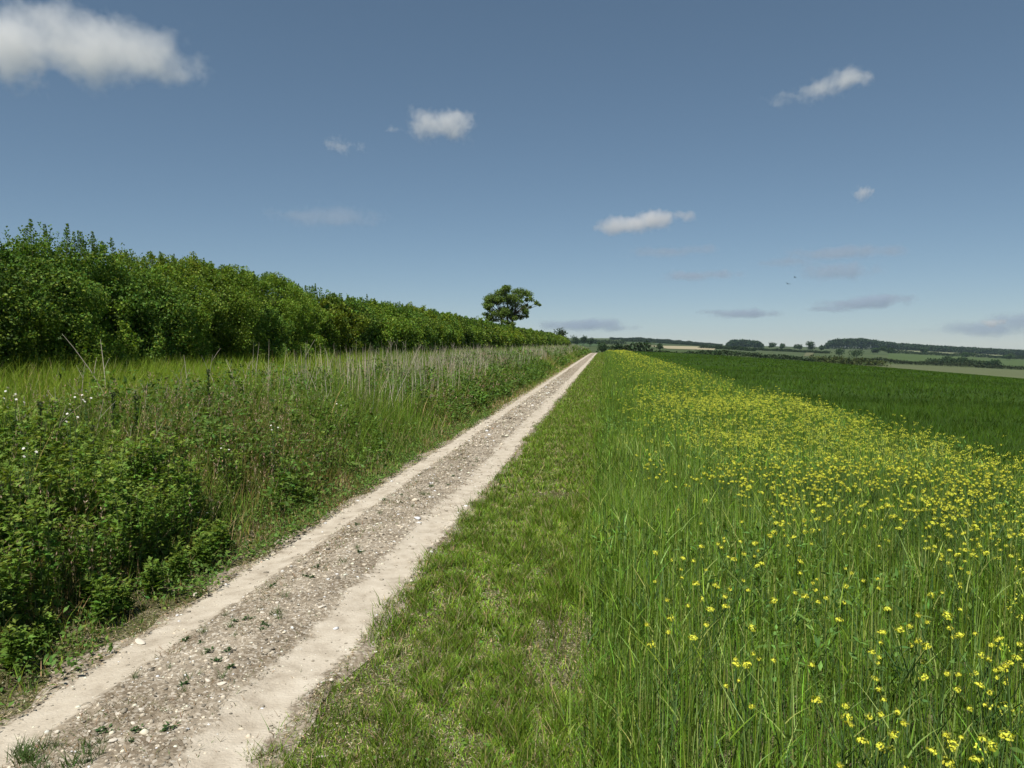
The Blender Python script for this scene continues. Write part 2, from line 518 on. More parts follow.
dt = Acc()
for (y0, y1, n, hh, ww) in ((2.4, 6, 20000, .022, .004), (6, 14, 16000, .028, .007), (14, 60, 7000, .04, .02)):
    x, y = scatter(n, TL - .05, TR + .1, y0, y1)
    pt = .55 * np.exp(-((x + 2.62) / .13) ** 2) + .25 * np.exp(-((x + 2.35) / .3) ** 2) + .4 * np.exp(-((x - TR) / .1) ** 2) + .3 * np.exp(-((x - TL) / .08) ** 2)
    k = rng.random(len(x)) < pt * sst(.42, .62, fbm(x * 5, y * 2.2, 36)) * 2.2; x, y = keep(k, x, y); n = len(x)
    c = jit([.16, .11, .06], n, .3); gr = rng.random(n) < .35; c[gr] = jit([.085, .11, .035], gr.sum(), .25)
    blades(dt, np.stack([x, y, tz(x, y)], 1), hh * rng.uniform(.5, 1.4, n), ww * rng.uniform(.7, 1.3, n), rng.uniform(0, 6.28, n), rng.uniform(.4, 1.6, n), rng.uniform(0, .6, n), c, 2)
o = dt.obj('dry_turf', M_GRASS); tag(o, 'brown dried turf and moss patches along the wheel ruts', 'dry turf', kind='stuff')

# ------------------------------------------------------------------ mown grass on the right of the track
mg_ = Acc()
for (y0, y1, n, hh, ww, sg) in ((2.0, 5, 60000, .05, .0046, 2), (5, 10, 60000, .055, .0065, 2), (10, 25, 60000, .055, .011, 2), (25, 70, 40000, .06, .024, 1), (70, 200, 24000, .07, .06, 1)):
    x, y = scatter(n, TR - 0.28, 0.25, y0, y1)
    patch = fbm(x * 2.2, y * 2.2, 41, 4)
    bare = fbm(x * 1.3, y * 1.0, 44, 3) + 0.17 * np.exp(-((x + 0.28) / 0.28) ** 2) * sst(9, 5, y) + .10 * np.exp(-((x + 1.0) / 0.35) ** 2) * (y < 7) - .02
    k = (x > TR - 0.04 + 0.26 * (fbm(x * 0 + 2, y * 2.3, 45) - .5) + rng.normal(0, .035, len(x))) & (rng.random(len(x)) > sst(.56, .82, bare) * 0.8)
    x, y, patch = keep(k, x, y, patch)
    n = len(x)
    tall = sst(-0.75, 0.0, x); tuft = fbm(x * 9, y * 7, 48, 2)
    h = hh * .8 * np.exp(rng.normal(0, .35, n)) * (0.6 + 0.9 * patch) * (.45 + 1.2 * sst(.35, .65, tuft)) * (1 + 1.6 * tall * rng.random(n))
    P = np.stack([x, y, terrain(x, y)], 1)
    c = jit([0.128, 0.208, 0.021], n, .32) * (0.75 + .5 * patch[:, None])
    dry = rng.random(n) < 0.14; c[dry] = jit([0.30, 0.25, 0.13], dry.sum(), .2)
    c = c * (1.25 - .55 * sst(.35, .65, tuft))[:, None]
    blades(mg_, P, h, np.full(n, ww) * rng.uniform(.7, 1.4, n), rng.uniform(0, 6.28, n), rng.uniform(.05, .7, n), rng.uniform(0, .5, n), c, sg)
# clover and plantain leaves low in the turf
x, y = scatter(3500, TR - .05, 0.1, 2.0, 12); k = fbm(x * 1.3, y, 44, 3) < .5; x, y = keep(k, x, y); n = len(x)
P = np.stack([x, y, terrain(x, y) + rng.uniform(.005, .035, n)], 1)
leaves(mg_, P, rdir(n, -.1) * [1, 1, .35], np.array([0, 0, 1.]) + rng.normal(0, .4, (n, 3)), rng.uniform(.015, .045, n), rng.uniform(.01, .025, n), jit([.085, .16, .03], n, .22))
for (x0, x1, y0, y1, n, ww) in ((TR - .06, .1, 2, 6, 30000, .0035), (TR - .06, .1, 6, 16, 26000, .006), (-4.3, -3.08, 2.4, 7, 14000, .004), (-4.3, -3.08, 7, 20, 16000, .008), (-4.2, -3.05, 20, 70, 9000, .02)):
    x, y = scatter(n, x0, x1, y0, y1); n = len(x)
    P = np.stack([x, y, tz(x, y) + .002], 1)
    c = jit([.42, .37, .25], n, .3); br_ = rng.random(n) < .2; c[br_] = jit([.13, .095, .05], br_.sum(), .3); gr = rng.random(n) < .3; c[gr] = jit([.10, .155, .03], gr.sum(), .25)
    a_ = rng.uniform(0, 6.28, n); D = np.stack([np.cos(a_), np.sin(a_), rng.uniform(.05, .5, n)], 1)
    leaves(mg_, P, D, np.array([0, 0, 1.]) + rng.normal(0, .4, (n, 3)), rng.uniform(.008, .038, n) * (ww / .0035) ** .5, ww * rng.uniform(.7, 1.3, n), c, .3)
o = mg_.obj('mown_grass', M_GRASS); tag(o, 'short trodden grass strip between the chalk track and the tall crop', 'grass', kind='stuff')

# ------------------------------------------------------------------ barley with weeds: the tall strip right of the mown grass
ba = Acc()
def crop_edge(y): return -0.12 + 0.3 * (fbm(y * .6, y * 0 + 1, 51) - .5)
for (y0, y1, n, ww, sg) in ((1.3, 5, 22000, .0068, 4), (5, 10, 46000, .0085, 3), (10, 22, 52000, .012, 3), (22, 60, 48000, .022, 2), (60, 200, 46000, .06, 2)):
    x, y = scatter(n, -0.3, 4.95, y0, y1)
    e = crop_edge(y)
    k = x > e + rng.normal(0, .06, len(x)); x, y, e = keep(k, x, y, e)
    n = len(x)
    ramp_in = sst(0, .5, x - e)
    cl = fbm(x * 1.3, y * .9, 52)
    h = (.26 + .28 * ramp_in) * (0.75 + .5 * cl) * np.exp(rng.normal(0, .16, n).clip(-.4, .22))
    c = jit([0.092, 0.158, 0.016], n, .48)
    tone = fbm(x * .9, y * .5, 53)[:, None]
    c = c * (0.7 + .6 * tone)
    blue = rng.random(n) < .14; c[blue] = jit([.070, .125, .042], blue.sum(), .2)
    pale = rng.random(n) < np.where(y < 14, .20, .09); c[pale] = jit([.27, .34, .095], pale.sum(), .2)
    P = np.stack([x, y, terrain(x, y)], 1)
    st = (rng.random(n) < .5) | (y > 30)
    lean = np.where(st, rng.normal(0, .07, n), rng.uniform(.1, .75, n)); curl = np.where(st, rng.normal(0, .03, n), rng.uniform(0.0, .38, n))
    wd = np.where(st, .75, .85) * ww * rng.uniform(.8, 1.3, n)
    # leaves of the upright stems start part way up
    P[:, 2] += np.where(st, 0, rng.uniform(.15, .8, n) * h)
    hh = np.where(st, h, h * rng.uniform(.14, .34, n))
    blades(ba, P, hh, wd, rng.uniform(0, 6.28, n), lean, curl, c, sg)
for (y0, y1, n, ww) in ((1.3, 6, 22000, .0075), (6, 16, 34000, .011)):
    x, y = scatter(n, -.1, 5.2, y0, y1); n = len(x); P = np.stack([x, y, terrain(x, y) + rng.uniform(0, .22, n)], 1)
    blades(ba, P, rng.uniform(.06, .18, n), ww * rng.uniform(.6, 1.3, n), rng.uniform(0, 6.28, n), rng.uniform(.1, .9, n), rng.uniform(.1, .8, n), jit([.075, .140, .018], n, .45), 3)
x, y = scatter(5200, 0.0, 5.5, 2.2, 22); k = rng.random(len(x)) < sst(.46, .62, fbm(x * .8, y * .6, 55)); x, y = keep(k, x, y); n = len(x); q = 14
P = np.repeat(np.stack([x, y, terrain(x, y)], 1), q, 0); m_ = len(P); P = P + rng.normal(0, .06, (m_, 3)) * [1, 1, 0]; P[:, 2] += rng.uniform(.05, .55, m_)
leaves(ba, P, rdir(m_, -.2), np.array([0, 0, .8]) + rng.normal(0, .5, (m_, 3)), rng.uniform(.03, .075, m_), rng.uniform(.01, .024, m_), jit([.085, .155, .034], m_, .3))
o = ba.obj('barley_crop', M_GRASS); tag(o, 'tall loose green barley with weeds right of the mown strip', 'crop', kind='stuff')

# dense smooth crop field behind the mustard
FX, FY = np.meshgrid(np.concatenate([[5.0, 5.2], np.linspace(5.6, 30, 70), np.linspace(31, 130, 70)]), np.concatenate([np.linspace(2, 60, 110), np.linspace(61.5, 330, 120)]))
CZ = terrain(FX, FY) + 0.36 + (fbm(FX * 1.1, FY * 1.1, 61) - .5) * .12
CZ[:, 0] = terrain(FX[:, 0], FY[:, 0]) + .02; CZ[:, 1] = terrain(FX[:, 1], FY[:, 1]) + .3
M_CROP = noise_mat('dense_crop', [(0.3, (0.026, 0.052, 0.005)), (0.5, (0.033, 0.066, 0.006)), (0.7, (0.042, 0.080, 0.007))], 0.35, 9.0, rough=.8, bump=1.0, bscale=14, stretch=(1, .6, 1))
tag(grid_obj('crop_field', FX, FY, CZ, M_CROP), kind='structure')
cb = Acc()
for (x0, x1, y0, y1, n, ww, hh) in ((5, 20, 3.5, 25, 62000, .013, .26), (5, 40, 25, 60, 50000, .03, .24), (5, 70, 60, 130, 50000, .07, .22), (5, 110, 130, 280, 36000, .16, .22)):
    x, y = scatter(n, x0, x1, y0, y1); n = len(x)
    P = np.stack([x, y, terrain(x, y) + .28], 1)
    tone = (.45 + 1.1 * fbm(x * .12, y * .35, 62))[:, None]
    blades(cb, P, hh * rng.uniform(.6, 1.15, n), ww * rng.uniform(.7, 1.4, n), rng.uniform(0, 6.28, n), rng.uniform(0, .3, n), rng.uniform(0, .6, n), jit([.038, .078, .006], n, .2) * tone, 2)
o = cb.obj('dense_crop', M_GRASS); tag(o, 'dense dark green cereal crop filling the field beyond the yellow flowers', 'crop', kind='stuff')

# ------------------------------------------------------------------ yellow mustard plants
YEL = np.array([0.74, 0.76, 0.085])


def flower_head(r):
    ac = Acc(); n = 34
    d = rdir(n, -.15); P = d * r * rng.uniform(.55, 1.0, (n, 1)) * [1, 1, .75]
    for k in range(2):
        q = rdir(n); t = unit(np.cross(d, q))
        leaves(ac, P - t * .007, t, d + rng.normal(0, .3, (n, 3)), 0.0115, .007, jit(YEL, n, .15, .06))
    m_ = 9; dd = rdir(m_, .3)
    leaves(ac, dd * r * .5 + [0, 0, r * .35], dd, rdir(m_), .012, .008, jit([.22, .26, .05], m_, .2))
    return ac.mesh('flower_head', M_PETAL)


HEADS = [flower_head(.013), flower_head(.022), flower_head(.010)]
MUST = []
for v in range(6):
    ac = Acc(); hgt = rng.uniform(.58, .72); tips = []
    main = [np.array([0, 0, 0]), np.array([rng.normal(0, .03), rng.normal(0, .03), hgt * .5]), np.array([rng.normal(0, .06), rng.normal(0, .06), hgt])]
    gc = np.array([.075, .135, .035])
    tube(ac, main, [.0045, .0035, .002], gc, 4); tips.append(main[-1])
    for b in range(rng.integers(2, 5)):
        t0 = rng.uniform(.45, .8); p0 = main[0] * 0 + main[1] * (2 * min(t0, .5)) + (main[2] - main[1]) * max(0, 2 * t0 - 1)
        an = rng.uniform(0, 6.28); ln = rng.uniform(.12, .26)
        p1 = p0 + np.array([math.cos(an) * ln * .5, math.sin(an) * ln * .5, ln * .6]); p2 = p1 + np.array([math.cos(an) * ln * .2, math.sin(an) * ln * .2, ln * .5])
        tube(ac, [p0, p1, p2], [.003, .0022, .0015], gc, 4); tips.append(p2)
    n = 14; t = rng.uniform(.05, .5, n); P = np.array([main[1] * min(1, 2 * q) + (main[2] - main[1]) * max(0, 2 * q - 1) for q in t])
    leaves(ac, P, rdir(n, -.2), rdir(n, .2), rng.uniform(.04, .08, n), rng.uniform(.01, .02, n), jit([.09, .16, .035], n, .2))
    root = ac.obj('mustard_plant', M_HERB)
    tag(root, 'x', 'wildflower', 'yellow mustard plants')
    for k, tp in enumerate(tips):
        h = bpy.data.objects.new('flower_head', HEADS[(k + v) % 3]); COL.objects.link(h); h.parent = root; h.location = tp + np.array([0, 0, .01]); h.rotation_euler = (rng.normal(0, .3), rng.normal(0, .3), rng.uniform(0, 6))
    MUST.append(root)
x = rng.uniform(.3, 4.95, 9000); y = 1.6 + 190 * rng.random(9000)
near_extra = rng.random(9000) < .27; y[near_extra] = 2.2 + 18 * rng.random(near_extra.sum())
pr_ = (0.14 + 0.86 * sst(.4, 2.6, x)) * (.12 + .88 * sst(.26, .58, fbm(x * .55, y * .28, 71))) * (1 - sst(4.5, 4.95, x + .4 * (fbm(y * .4, y * 0, 72) - .5))) * 1.15
pr_ = np.where((x < 1.3) & (y < 7), pr_ * .45, pr_)
pr_ = np.where(y > 24, np.maximum(pr_ * np.where(y > 60, .25, .48), np.where(y > 60, .12, .22) * sst(.8, 2.2, x) * sst(.40, .6, fbm(x * .3, y * .08, 74))), pr_)
k = rng.random(9000) < pr_; x, y = keep(k, x, y)
# the near front-right clump and the sparse ones of the photograph
for (px, row) in ((885, 708), (893, 722), (950, 742), (958, 748), (868, 728), (830, 600), (828, 575), (984, 740), (1003, 690), (1018, 728), (918, 636), (1006, 700), (975, 655), (852, 706), (868, 745), (1000, 765), (940, 632), (760, 660), (890, 640), (668, 640), (1010, 640), (985, 635), (700, 560), (755, 545), (720, 590), (780, 600)):
    d = ray(px, row); t = (CAM_H - .64) / -d[2]; x = np.append(x, d[0] * t); y = np.append(y, d[1] * t)
od = np.argsort(y); x, y = x[od], y[od]
p = px_of(x, y); inv = (p > 4) & (p < 1020) & (y > 2.4)
ind = np.where(inv)[0][:300]; print('mustard to', y[ind[-1]])
used = [False] * 6
for c, k in enumerate(ind):
    v = int(rng.integers(0, 6)); loc = (x[k], y[k], float(terrain(x[k], y[k]))); sc = rng.uniform(.88, 1.12); rz = rng.uniform(0, 6.28)
    d_ = y[k]
    lab = ('yellow mustard plant in flower at the front right corner of the crop' if d_ < 4.6 else
           'yellow mustard plant in flower low on the right, behind the front corner clump' if d_ < 8 else
           'yellow mustard plant in flower midway up the crop strip' if d_ < 14 else
           'small looking yellow mustard plant in flower further along the crop strip')
    if not used[v]:
        used[v] = True; r = MUST[v]; r.location = loc; r.rotation_euler.z = rz; r.scale = (sc,) * 3; r['label'] = lab
    else:
        dup(MUST[v], loc, rz, sc, lab)
mu = Acc(); rest = np.setdiff1d(np.arange(len(x)), ind)
X, Yv = x[rest], y[rest]
rep = np.where(Yv < 26, 3, np.where(Yv < 60, 3, 2))
X, Yv = np.repeat(X, rep), np.repeat(Yv, rep); n = len(X)
base = np.stack([X, Yv, terrain(X, Yv)], 1)
off = rng.normal(0, .10, (n, 3)) * [1, 1, .6]; hz = rng.uniform(.50, .74, n)
top = base + off; top[:, 2] += hz
blades(mu, base, hz, np.clip(Yv * .0005, .006, .05), np.arctan2(off[:, 1], off[:, 0]), np.hypot(off[:, 0], off[:, 1]) / hz, np.zeros(n), jit([.07, .13, .03], n, .15), 1)
q = 10
TP = np.repeat(top, q, 0); d = rdir(len(TP), -.2); sz = np.repeat(np.clip(.009 + Yv * .0003, .012, .042), q)
leaves(mu, TP + d * .024 * [1, 1, .8], rdir(len(TP)), d + rng.normal(0, .4, d.shape), sz, sz * .7, jit(YEL, len(TP), .15, .06))
o = mu.obj('mustard_flowers', M_PETAL); tag(o, 'mass of yellow mustard flowers along the crop strip into the distance', 'wildflowers', kind='stuff')

# ------------------------------------------------------------------ left verge
vg = Acc()
for (y0, y1, n, ww, sg) in ((2.4, 8, 30000, .0055, 3), (8, 16, 44000, .008, 3), (16, 45, 56000, .016, 3), (45, 110, 40000, .035, 2), (110, 200, 22000, .07, 2)):
    x, y = scatter(n, -9.4, -3.12, y0, y1)
    n = len(x); l = -x
    cl = fbm(x * 1.1, y * .8, 81); big = fbm(x * .35, y * .22, 82)
    inset = 3.18 + .35 * (fbm(y * 1.1, y * 0, 83) - .35)
    k = l > inset + np.abs(rng.normal(0, .05, n)); x, y, l, cl, big = keep(k, x, y, l, cl, big); n = len(x)
    h = (.10 + .50 * sst(3.3, 4.5, l)) * (.6 + .8 * cl) * np.exp(rng.normal(0, .22, n))
    zoneC = sst(6.0, 6.6, l)                                    # lush tall grass at the foot of the hedge
    h = h * (1 - zoneC) + zoneC * (.62 + .2 * rng.normal(0, .5, n).clip(-1, 1))
    c = jit([.104, .166, .021], n, .36)
    lush = jit([.155, .225, .022], n, .18)
    nearC = (zoneC * (y < 26))[:, None]
    c = c * (1 - nearC) + lush * nearC
    olive = (rng.random(n) < .50 * sst(.38, .58, big) + .5 * np.exp(-((y - 9.2) / 1.9) ** 2) * (l < 5.4)) & (l < 6); c[olive] = jit([.19, .15, .055], olive.sum(), .25)
    straw = rng.random(n) < np.where(l < 3.75, .20, .06); c[straw] = jit([.32, .26, .14], straw.sum(), .25)
    P = np.stack([x, y, terrain(x, y)], 1)
    blades(vg, P, h, ww * rng.uniform(.7, 1.4, n), rng.uniform(0, 6.28, n), rng.uniform(0, .28, n), rng.uniform(0, .45, n), c, sg)
# seed heads of the tall grasses
x, y = scatter(11000, -6.2, -3.7, 4.5, 40)
big = fbm(x * .35, y * .22, 82); k = rng.random(len(x)) < (.1 + .9 * np.maximum(sst(.40, .58, big), np.exp(-((y - 9.2) / 1.9) ** 2))) * (1 - .85 * sst(11, 16, y)); x, y = keep(k, x, y); n = len(x)
h = rng.uniform(.55, .95, n) * (.55 + .45 * sst(3.6, 4.8, -x)); P = np.stack([x, y, terrain(x, y)], 1); az = rng.uniform(0, 6.28, n); ln = rng.uniform(.05, .22, n)
blades(vg, P, h, np.clip(.0006 * y, .003, .012), az, ln, np.full(n, .05), jit([.16, .15, .06], n, .2), 2)
T = P + np.stack([np.cos(az) * h * ln, np.sin(az) * h * ln, h], 1); q = 5
TT = np.repeat(T, q, 0); m_ = len(TT); s_ = np.repeat(np.clip(.0016 * y, .016, .04), q)
leaves(vg, TT - [0, 0, .1] * rng.random((m_, 1)), rdir(m_, 0) + [0, 0, .8], rdir(m_), s_ * 1.8, s_ * .5, jit([.27, .20, .14], m_, .25))
# seedlings and ground leaves along the edge of the track
x, y = scatter(34000, -4.4, -3.08, 2.4, 22); k = rng.random(len(x)) < sst(.3, .55, fbm(x * 2, y * 1.6, 85)); x, y = keep(k, x, y); n = len(x)
P = np.stack([x, y, tz(x, y) + rng.uniform(.01, .14, n)], 1)
leaves(vg, P, rdir(n, -.1), np.array([0, 0, 1.]) + rng.normal(0, .5, (n, 3)), rng.uniform(.02, .06, n), rng.uniform(.012, .03, n), jit([.08, .14, .028], n, .25))
o = vg.obj('verge_grass', M_GRASS); tag(o, 'tall mixed green grass and straw on the bank between track and hedge', 'grass', kind='stuff')

# broad leaved herbs: prototypes
HERBS = []
for v in range(7):
    ac = Acc(); hgt = rng.uniform(.75, 1.0) if v < 5 else rng.uniform(.35, .45)
    nst = 4 if v < 5 else 5
    for s_ in range(nst):
        an = rng.uniform(0, 6.28); tl = rng.uniform(.05, .22)
        p0 = np.array([rng.normal(0, .05), rng.normal(0, .05), 0]); hh = hgt * rng.uniform(.75, 1.05)
        p1 = p0 + [math.cos(an) * tl * hh * .4, math.sin(an) * tl * hh * .4, hh * .5]; p2 = p0 + [math.cos(an) * tl * hh, math.sin(an) * tl * hh, hh]
        tube(ac, [p0, p1, p2], [.005, .004, .002], [.07, .10, .04], 4)
        n = 44; t = rng.uniform(.12, 1.0, n)
        P = np.where(t[:, None] < .5, p0 + (p1 - p0) * (2 * t[:, None]), p1 + (p2 - p1) * (2 * t[:, None] - 1))
        D = rdir(n, -.25) * [1, 1, .55]; D[:, 2] += .15
        stalk = P + unit(D) * rng.uniform(.02, .05, (n, 1))
        Nn = np.array([0, 0, 1.]) + rng.normal(0, .4, (n, 3)); ln = rng.uniform(.06, .105, n) * (1.15 - .5 * t)
        cc = jit([.092, .160, .026], n, .30); up = t > .82; cc[up] = jit([.135, .20, .036], up.sum(), .15)
        leaves(ac, stalk, D, Nn, ln, ln * .42, cc)
        Sd = unit(np.cross(unit(D), Nn))
        for sg in (-1, 1):
            leaves(ac, stalk + unit(D) * ln[:, None] * .12, unit(D) * .7 + Sd * sg * .75, Nn + rng.normal(0, .15, (n, 3)), ln * .72, ln * .30, cc)
    root = ac.obj('leafy_herb', M_HERB); tag(root, 'x', 'plant', 'leafy herbs on the verge'); HERBS.append(root)

herb_spots = []
tries = 0
while len(herb_spots) < 240 and tries < 30000:
    tries += 1
    y = (2.9 + 4.4 * rng.random()) if rng.random() < .85 else rng.uniform(7, 12.5); x = -3.42 - 2.4 * rng.random() ** 1.2
    pz = px_of(x, y)
    if pz < -260 or pz > 330: continue
    if rng.random() > (1.0 if y < 7.2 else .5): continue
    if x > -3.75 and rng.random() > .30: continue
    if any((x - a_) ** 2 + (y - b_) ** 2 < .017 for a_, b_, _ in herb_spots): continue
    herb_spots.append((x, y, 0))
usedh = [False] * 7
for (x, y, _) in herb_spots:
    l = -x
    v = int(rng.integers(5, 7)) if l < 3.75 else int(rng.integers(0, 5))
    sc = (rng.uniform(.45, .8) if l < 3.75 else rng.uniform(.6, .86) if l < 4.1 else rng.uniform(.74, 1.0))
    if y > 7.2: sc *= .8
    loc = (x, y, float(terrain(x, y)))
    lab = ('low leafy green herb hugging the left edge of the track' if l < 3.75 else
           'dark green leafy herb in the dense clump at the lower left edge' if y < 7.2 else
           'leafy green herb among grasses on the verge behind the dense clump')
    if not usedh[v]:
        usedh[v] = True; r = HERBS[v]; r.location = loc; r.rotation_euler.z = rng.uniform(0, 6); r.scale = (sc,) * 3; r['label'] = lab
    else:
        dup(HERBS[v], loc, rng.uniform(0, 6.28), sc, lab)
# farther herbs: mass
hb = Acc()
for (y0, y1, n, s_) in ((8, 20, 650, .085), (20, 50, 1000, .14), (50, 120, 900, .26), (120, 195, 500, .45)):
    x, y = scatter(n, -6.6, -3.6, y0, y1)
    k = rng.random(len(x)) < sst(.38, .56, fbm(x * .5, y * .25, 91)); x, y = keep(k, x, y); n = len(x)
    hh = rng.uniform(.55, .95, n) * (.5 + .5 * sst(3.6, 4.6, -x)); q = 46 if y0 < 50 else 24
    t = rng.uniform(.1, 1, (n, q)); sp_ = .16 * (1.1 - .7 * t)
    P = np.stack([x[:, None] + rng.normal(0, 1, (n, q)) * sp_, y[:, None] + rng.normal(0, 1, (n, q)) * sp_, terrain(x, y)[:, None] + t * hh[:, None]], -1).reshape(-1, 3)
    m_ = len(P); tint = np.repeat(np.exp(rng.normal(0, .15, n)), q)[:, None]
    leaves(hb, P, rdir(m_, -.2) * [1, 1, .6], np.array([0, 0, 1.]) + rng.normal(0, .5, (m_, 3)), s_ * rng.uniform(.6, 1.2, m_), s_ * .42, jit([.072, .126, .024], m_, .28) * tint)
o = hb.obj('verge_herbage', M_HERB); tag(o, 'dark green leafy undergrowth along the verge further down the track', 'undergrowth', kind='stuff')

# dead stalks
PALE = np.array([.44, .39, .30])
STK = []
for v in range(6):
    ac = Acc(); hgt = rng.uniform(.95, 1.35); cv = rng.normal(0, .12, 2)
    pts = [np.array([cv[0] * t * t, cv[1] * t * t, hgt * t]) for t in (0, .3, .6, .85, 1)]
    tube(ac, pts, [.0075, .0065, .0055, .0042, .0025], PALE, 5)
    for b in range(3 if v % 2 else 1):
        t = rng.uniform(.5, .9); p0 = np.array([cv[0] * t * t, cv[1] * t * t, hgt * t]); an = rng.uniform(0, 6.28); ln = rng.uniform(.12, .3)
        tube(ac, [p0, p0 + [math.cos(an) * ln * .4, math.sin(an) * ln * .4, ln * .7], p0 + [math.cos(an) * ln * .6, math.sin(an) * ln * .6, ln]], [.004, .003, .002], PALE * .95, 4)
    r = ac.obj('dead_stalk', M_DRY); tag(r, 'x', 'dead stem', 'dead stalks on the verge'); STK.append(r)
useds = [False] * 6


def stalk(x, y, sc, tilt, az, lab, v=None):
    v = int(rng.integers(0, 6)) if v is None else v
    if not useds[v]: useds[v] = True; r = STK[v]; r['label'] = lab
    else: r = dup(STK[v], (0, 0, 0), 0, 1, lab)
    r.location = (x, y, float(terrain(x, y))); r.scale = (sc * .85,) * 2 + (sc,); r.rotation_euler = (tilt * math.sin(az), -tilt * math.cos(az) * -1, rng.uniform(0, .4))


for (px, row, L_, sc, tilt, az, lab) in (
        (25, 395, 5.4, .9, -.02, 0, 'pale dead stalk standing upright nearest the left edge'),
        (60, 392, 5.3, .8, .35, 0, 'thick pale dead stalk leaning right beside a dark thistle at far left'),
        (170, 385, 5.6, .85, .5, 0, 'pale dead stalk leaning right in a fan of leaning stalks'),
        (186, 392, 5.6, .85, .55, 0, 'pale dead stalk leaning hard right beside the leaning fan'),
        (92, 352, 7.2, 1.3, -.3, 0, 'tall thin dead stem leaning left against the dark hedge'),
        (103, 352, 7.2, 1.2, -.05, 0, 'tall thin dead stem standing upright against the dark hedge'),
        (213, 360, 6.0, 1.0, -.25, 0, 'pale dead stalk leaning left, alone before the hedge foot'),
        (307, 345, 6.2, 1.2, .05, 0, 'tall pale dead stalk standing upright in the middle of the verge')):
    d = ray(px, row); y = -L_ * d[1] / d[0]; y = abs(y)
    stalk(-L_ - sc * math.sin(tilt), y, sc, tilt, az, lab)
n = 0
while n < 260:
    y = 7.5 + 34 * rng.random() ** 1.2; x = -rng.uniform(4.8, 6.8)
    pz = px_of(x, y)
    if pz < 5 or pz > 520: continue
    if vn(np.array(y * .5), np.array(3.3), 95) < .35: continue
    lab = ('pale bleached dead stalk standing among the nearer verge grasses' if y < 13 else 'pale bleached dead stalk in the thicket midway along the verge' if y < 24 else 'pale bleached dead stalk far along the verge towards the tree')
    stalk(x, y, rng.uniform(.7, 1.08) * (.72 if y < 11 else 1), rng.normal(0, .24), rng.uniform(0, 6.28), lab); n += 1
ds = Acc()
for (y0, y1, n, ww) in ((14, 45, 1500, .016), (45, 110, 1100, .03), (110, 190, 600, .06)):
    x, y = scatter(n, -6.9, -4.3, y0, y1); n = len(x)
    blades(ds, np.stack([x, y, terrain(x, y)], 1), rng.uniform(.8, 1.35, n), np.full(n, ww), rng.uniform(0, 6.28, n), np.abs(rng.normal(0, .15, n)), rng.normal(0, .1, n), jit(PALE * .85, n, .25, .06), 2)
o = ds.obj('dry_stalks', M_DRY); tag(o, 'thicket of thin pale dead stalks along the distant verge', 'dead stems', kind='stuff')

# thistles: dark upright spikes
TH = None
for (px, row, y, lab, sc) in ((40, 405, 6.6, 'dark bushy thistle spike standing tallest at the far left', 1.15), (113, 395, 8.0, 'slim dark thistle spike left of the pair before the bright grass', 1.0),
                              (136, 398, 8.2, 'slim dark thistle spike right of the pair before the bright grass', 1.0), (92, 428, 6.9, 'dark round headed thistle on a bare stem above the dense herbs', .8), (208, 372, 9.8, 'dark thistle spike among pale stalks in the verge', 1.0)):
    d = ray(px, row); x = d[0] / d[1] * y; zt = CAM_H + d[2] / d[1] * y; zb = float(terrain(x, y))
    if TH is None:
        ac = Acc(); tube(ac, [(0, 0, 0), (.01, 0, .5), (0, .01, 1)], [.009, .007, .004], [.05, .07, .035], 5)
        n = 64; t = rng.uniform(.55, 1, n); an = rng.uniform(0, 6.28, n); D = np.stack([np.cos(an), np.sin(an), np.full(n, .9)], 1)
        leaves(ac, np.stack([t * 0, t * 0, t], 1), D, np.stack([-np.cos(an) * .7, -np.sin(an) * .7, np.ones(n)], 1), .14 * (1.12 - .85 * t), .022, jit([.05, .085, .036], n, .2))
        TH = ac.obj('thistle', M_HERB); r = TH
        hd = Acc(); n = 60; dd = rdir(n); leaves(hd, dd * .012 + [0, 0, 1.01], dd, rdir(n), .022, .009, jit([.05, .06, .035], n, .2)); h = hd.obj('flower_bud', M_HERB, TH)
        tag(TH, lab, 'thistle', 'thistles on the verge')
    else: r = dup(TH, (0, 0, 0), rng.uniform(0, 6), 1, lab)
    r.location = (x, y, zb); r.scale = (1, 1, max(.5, zt - zb))

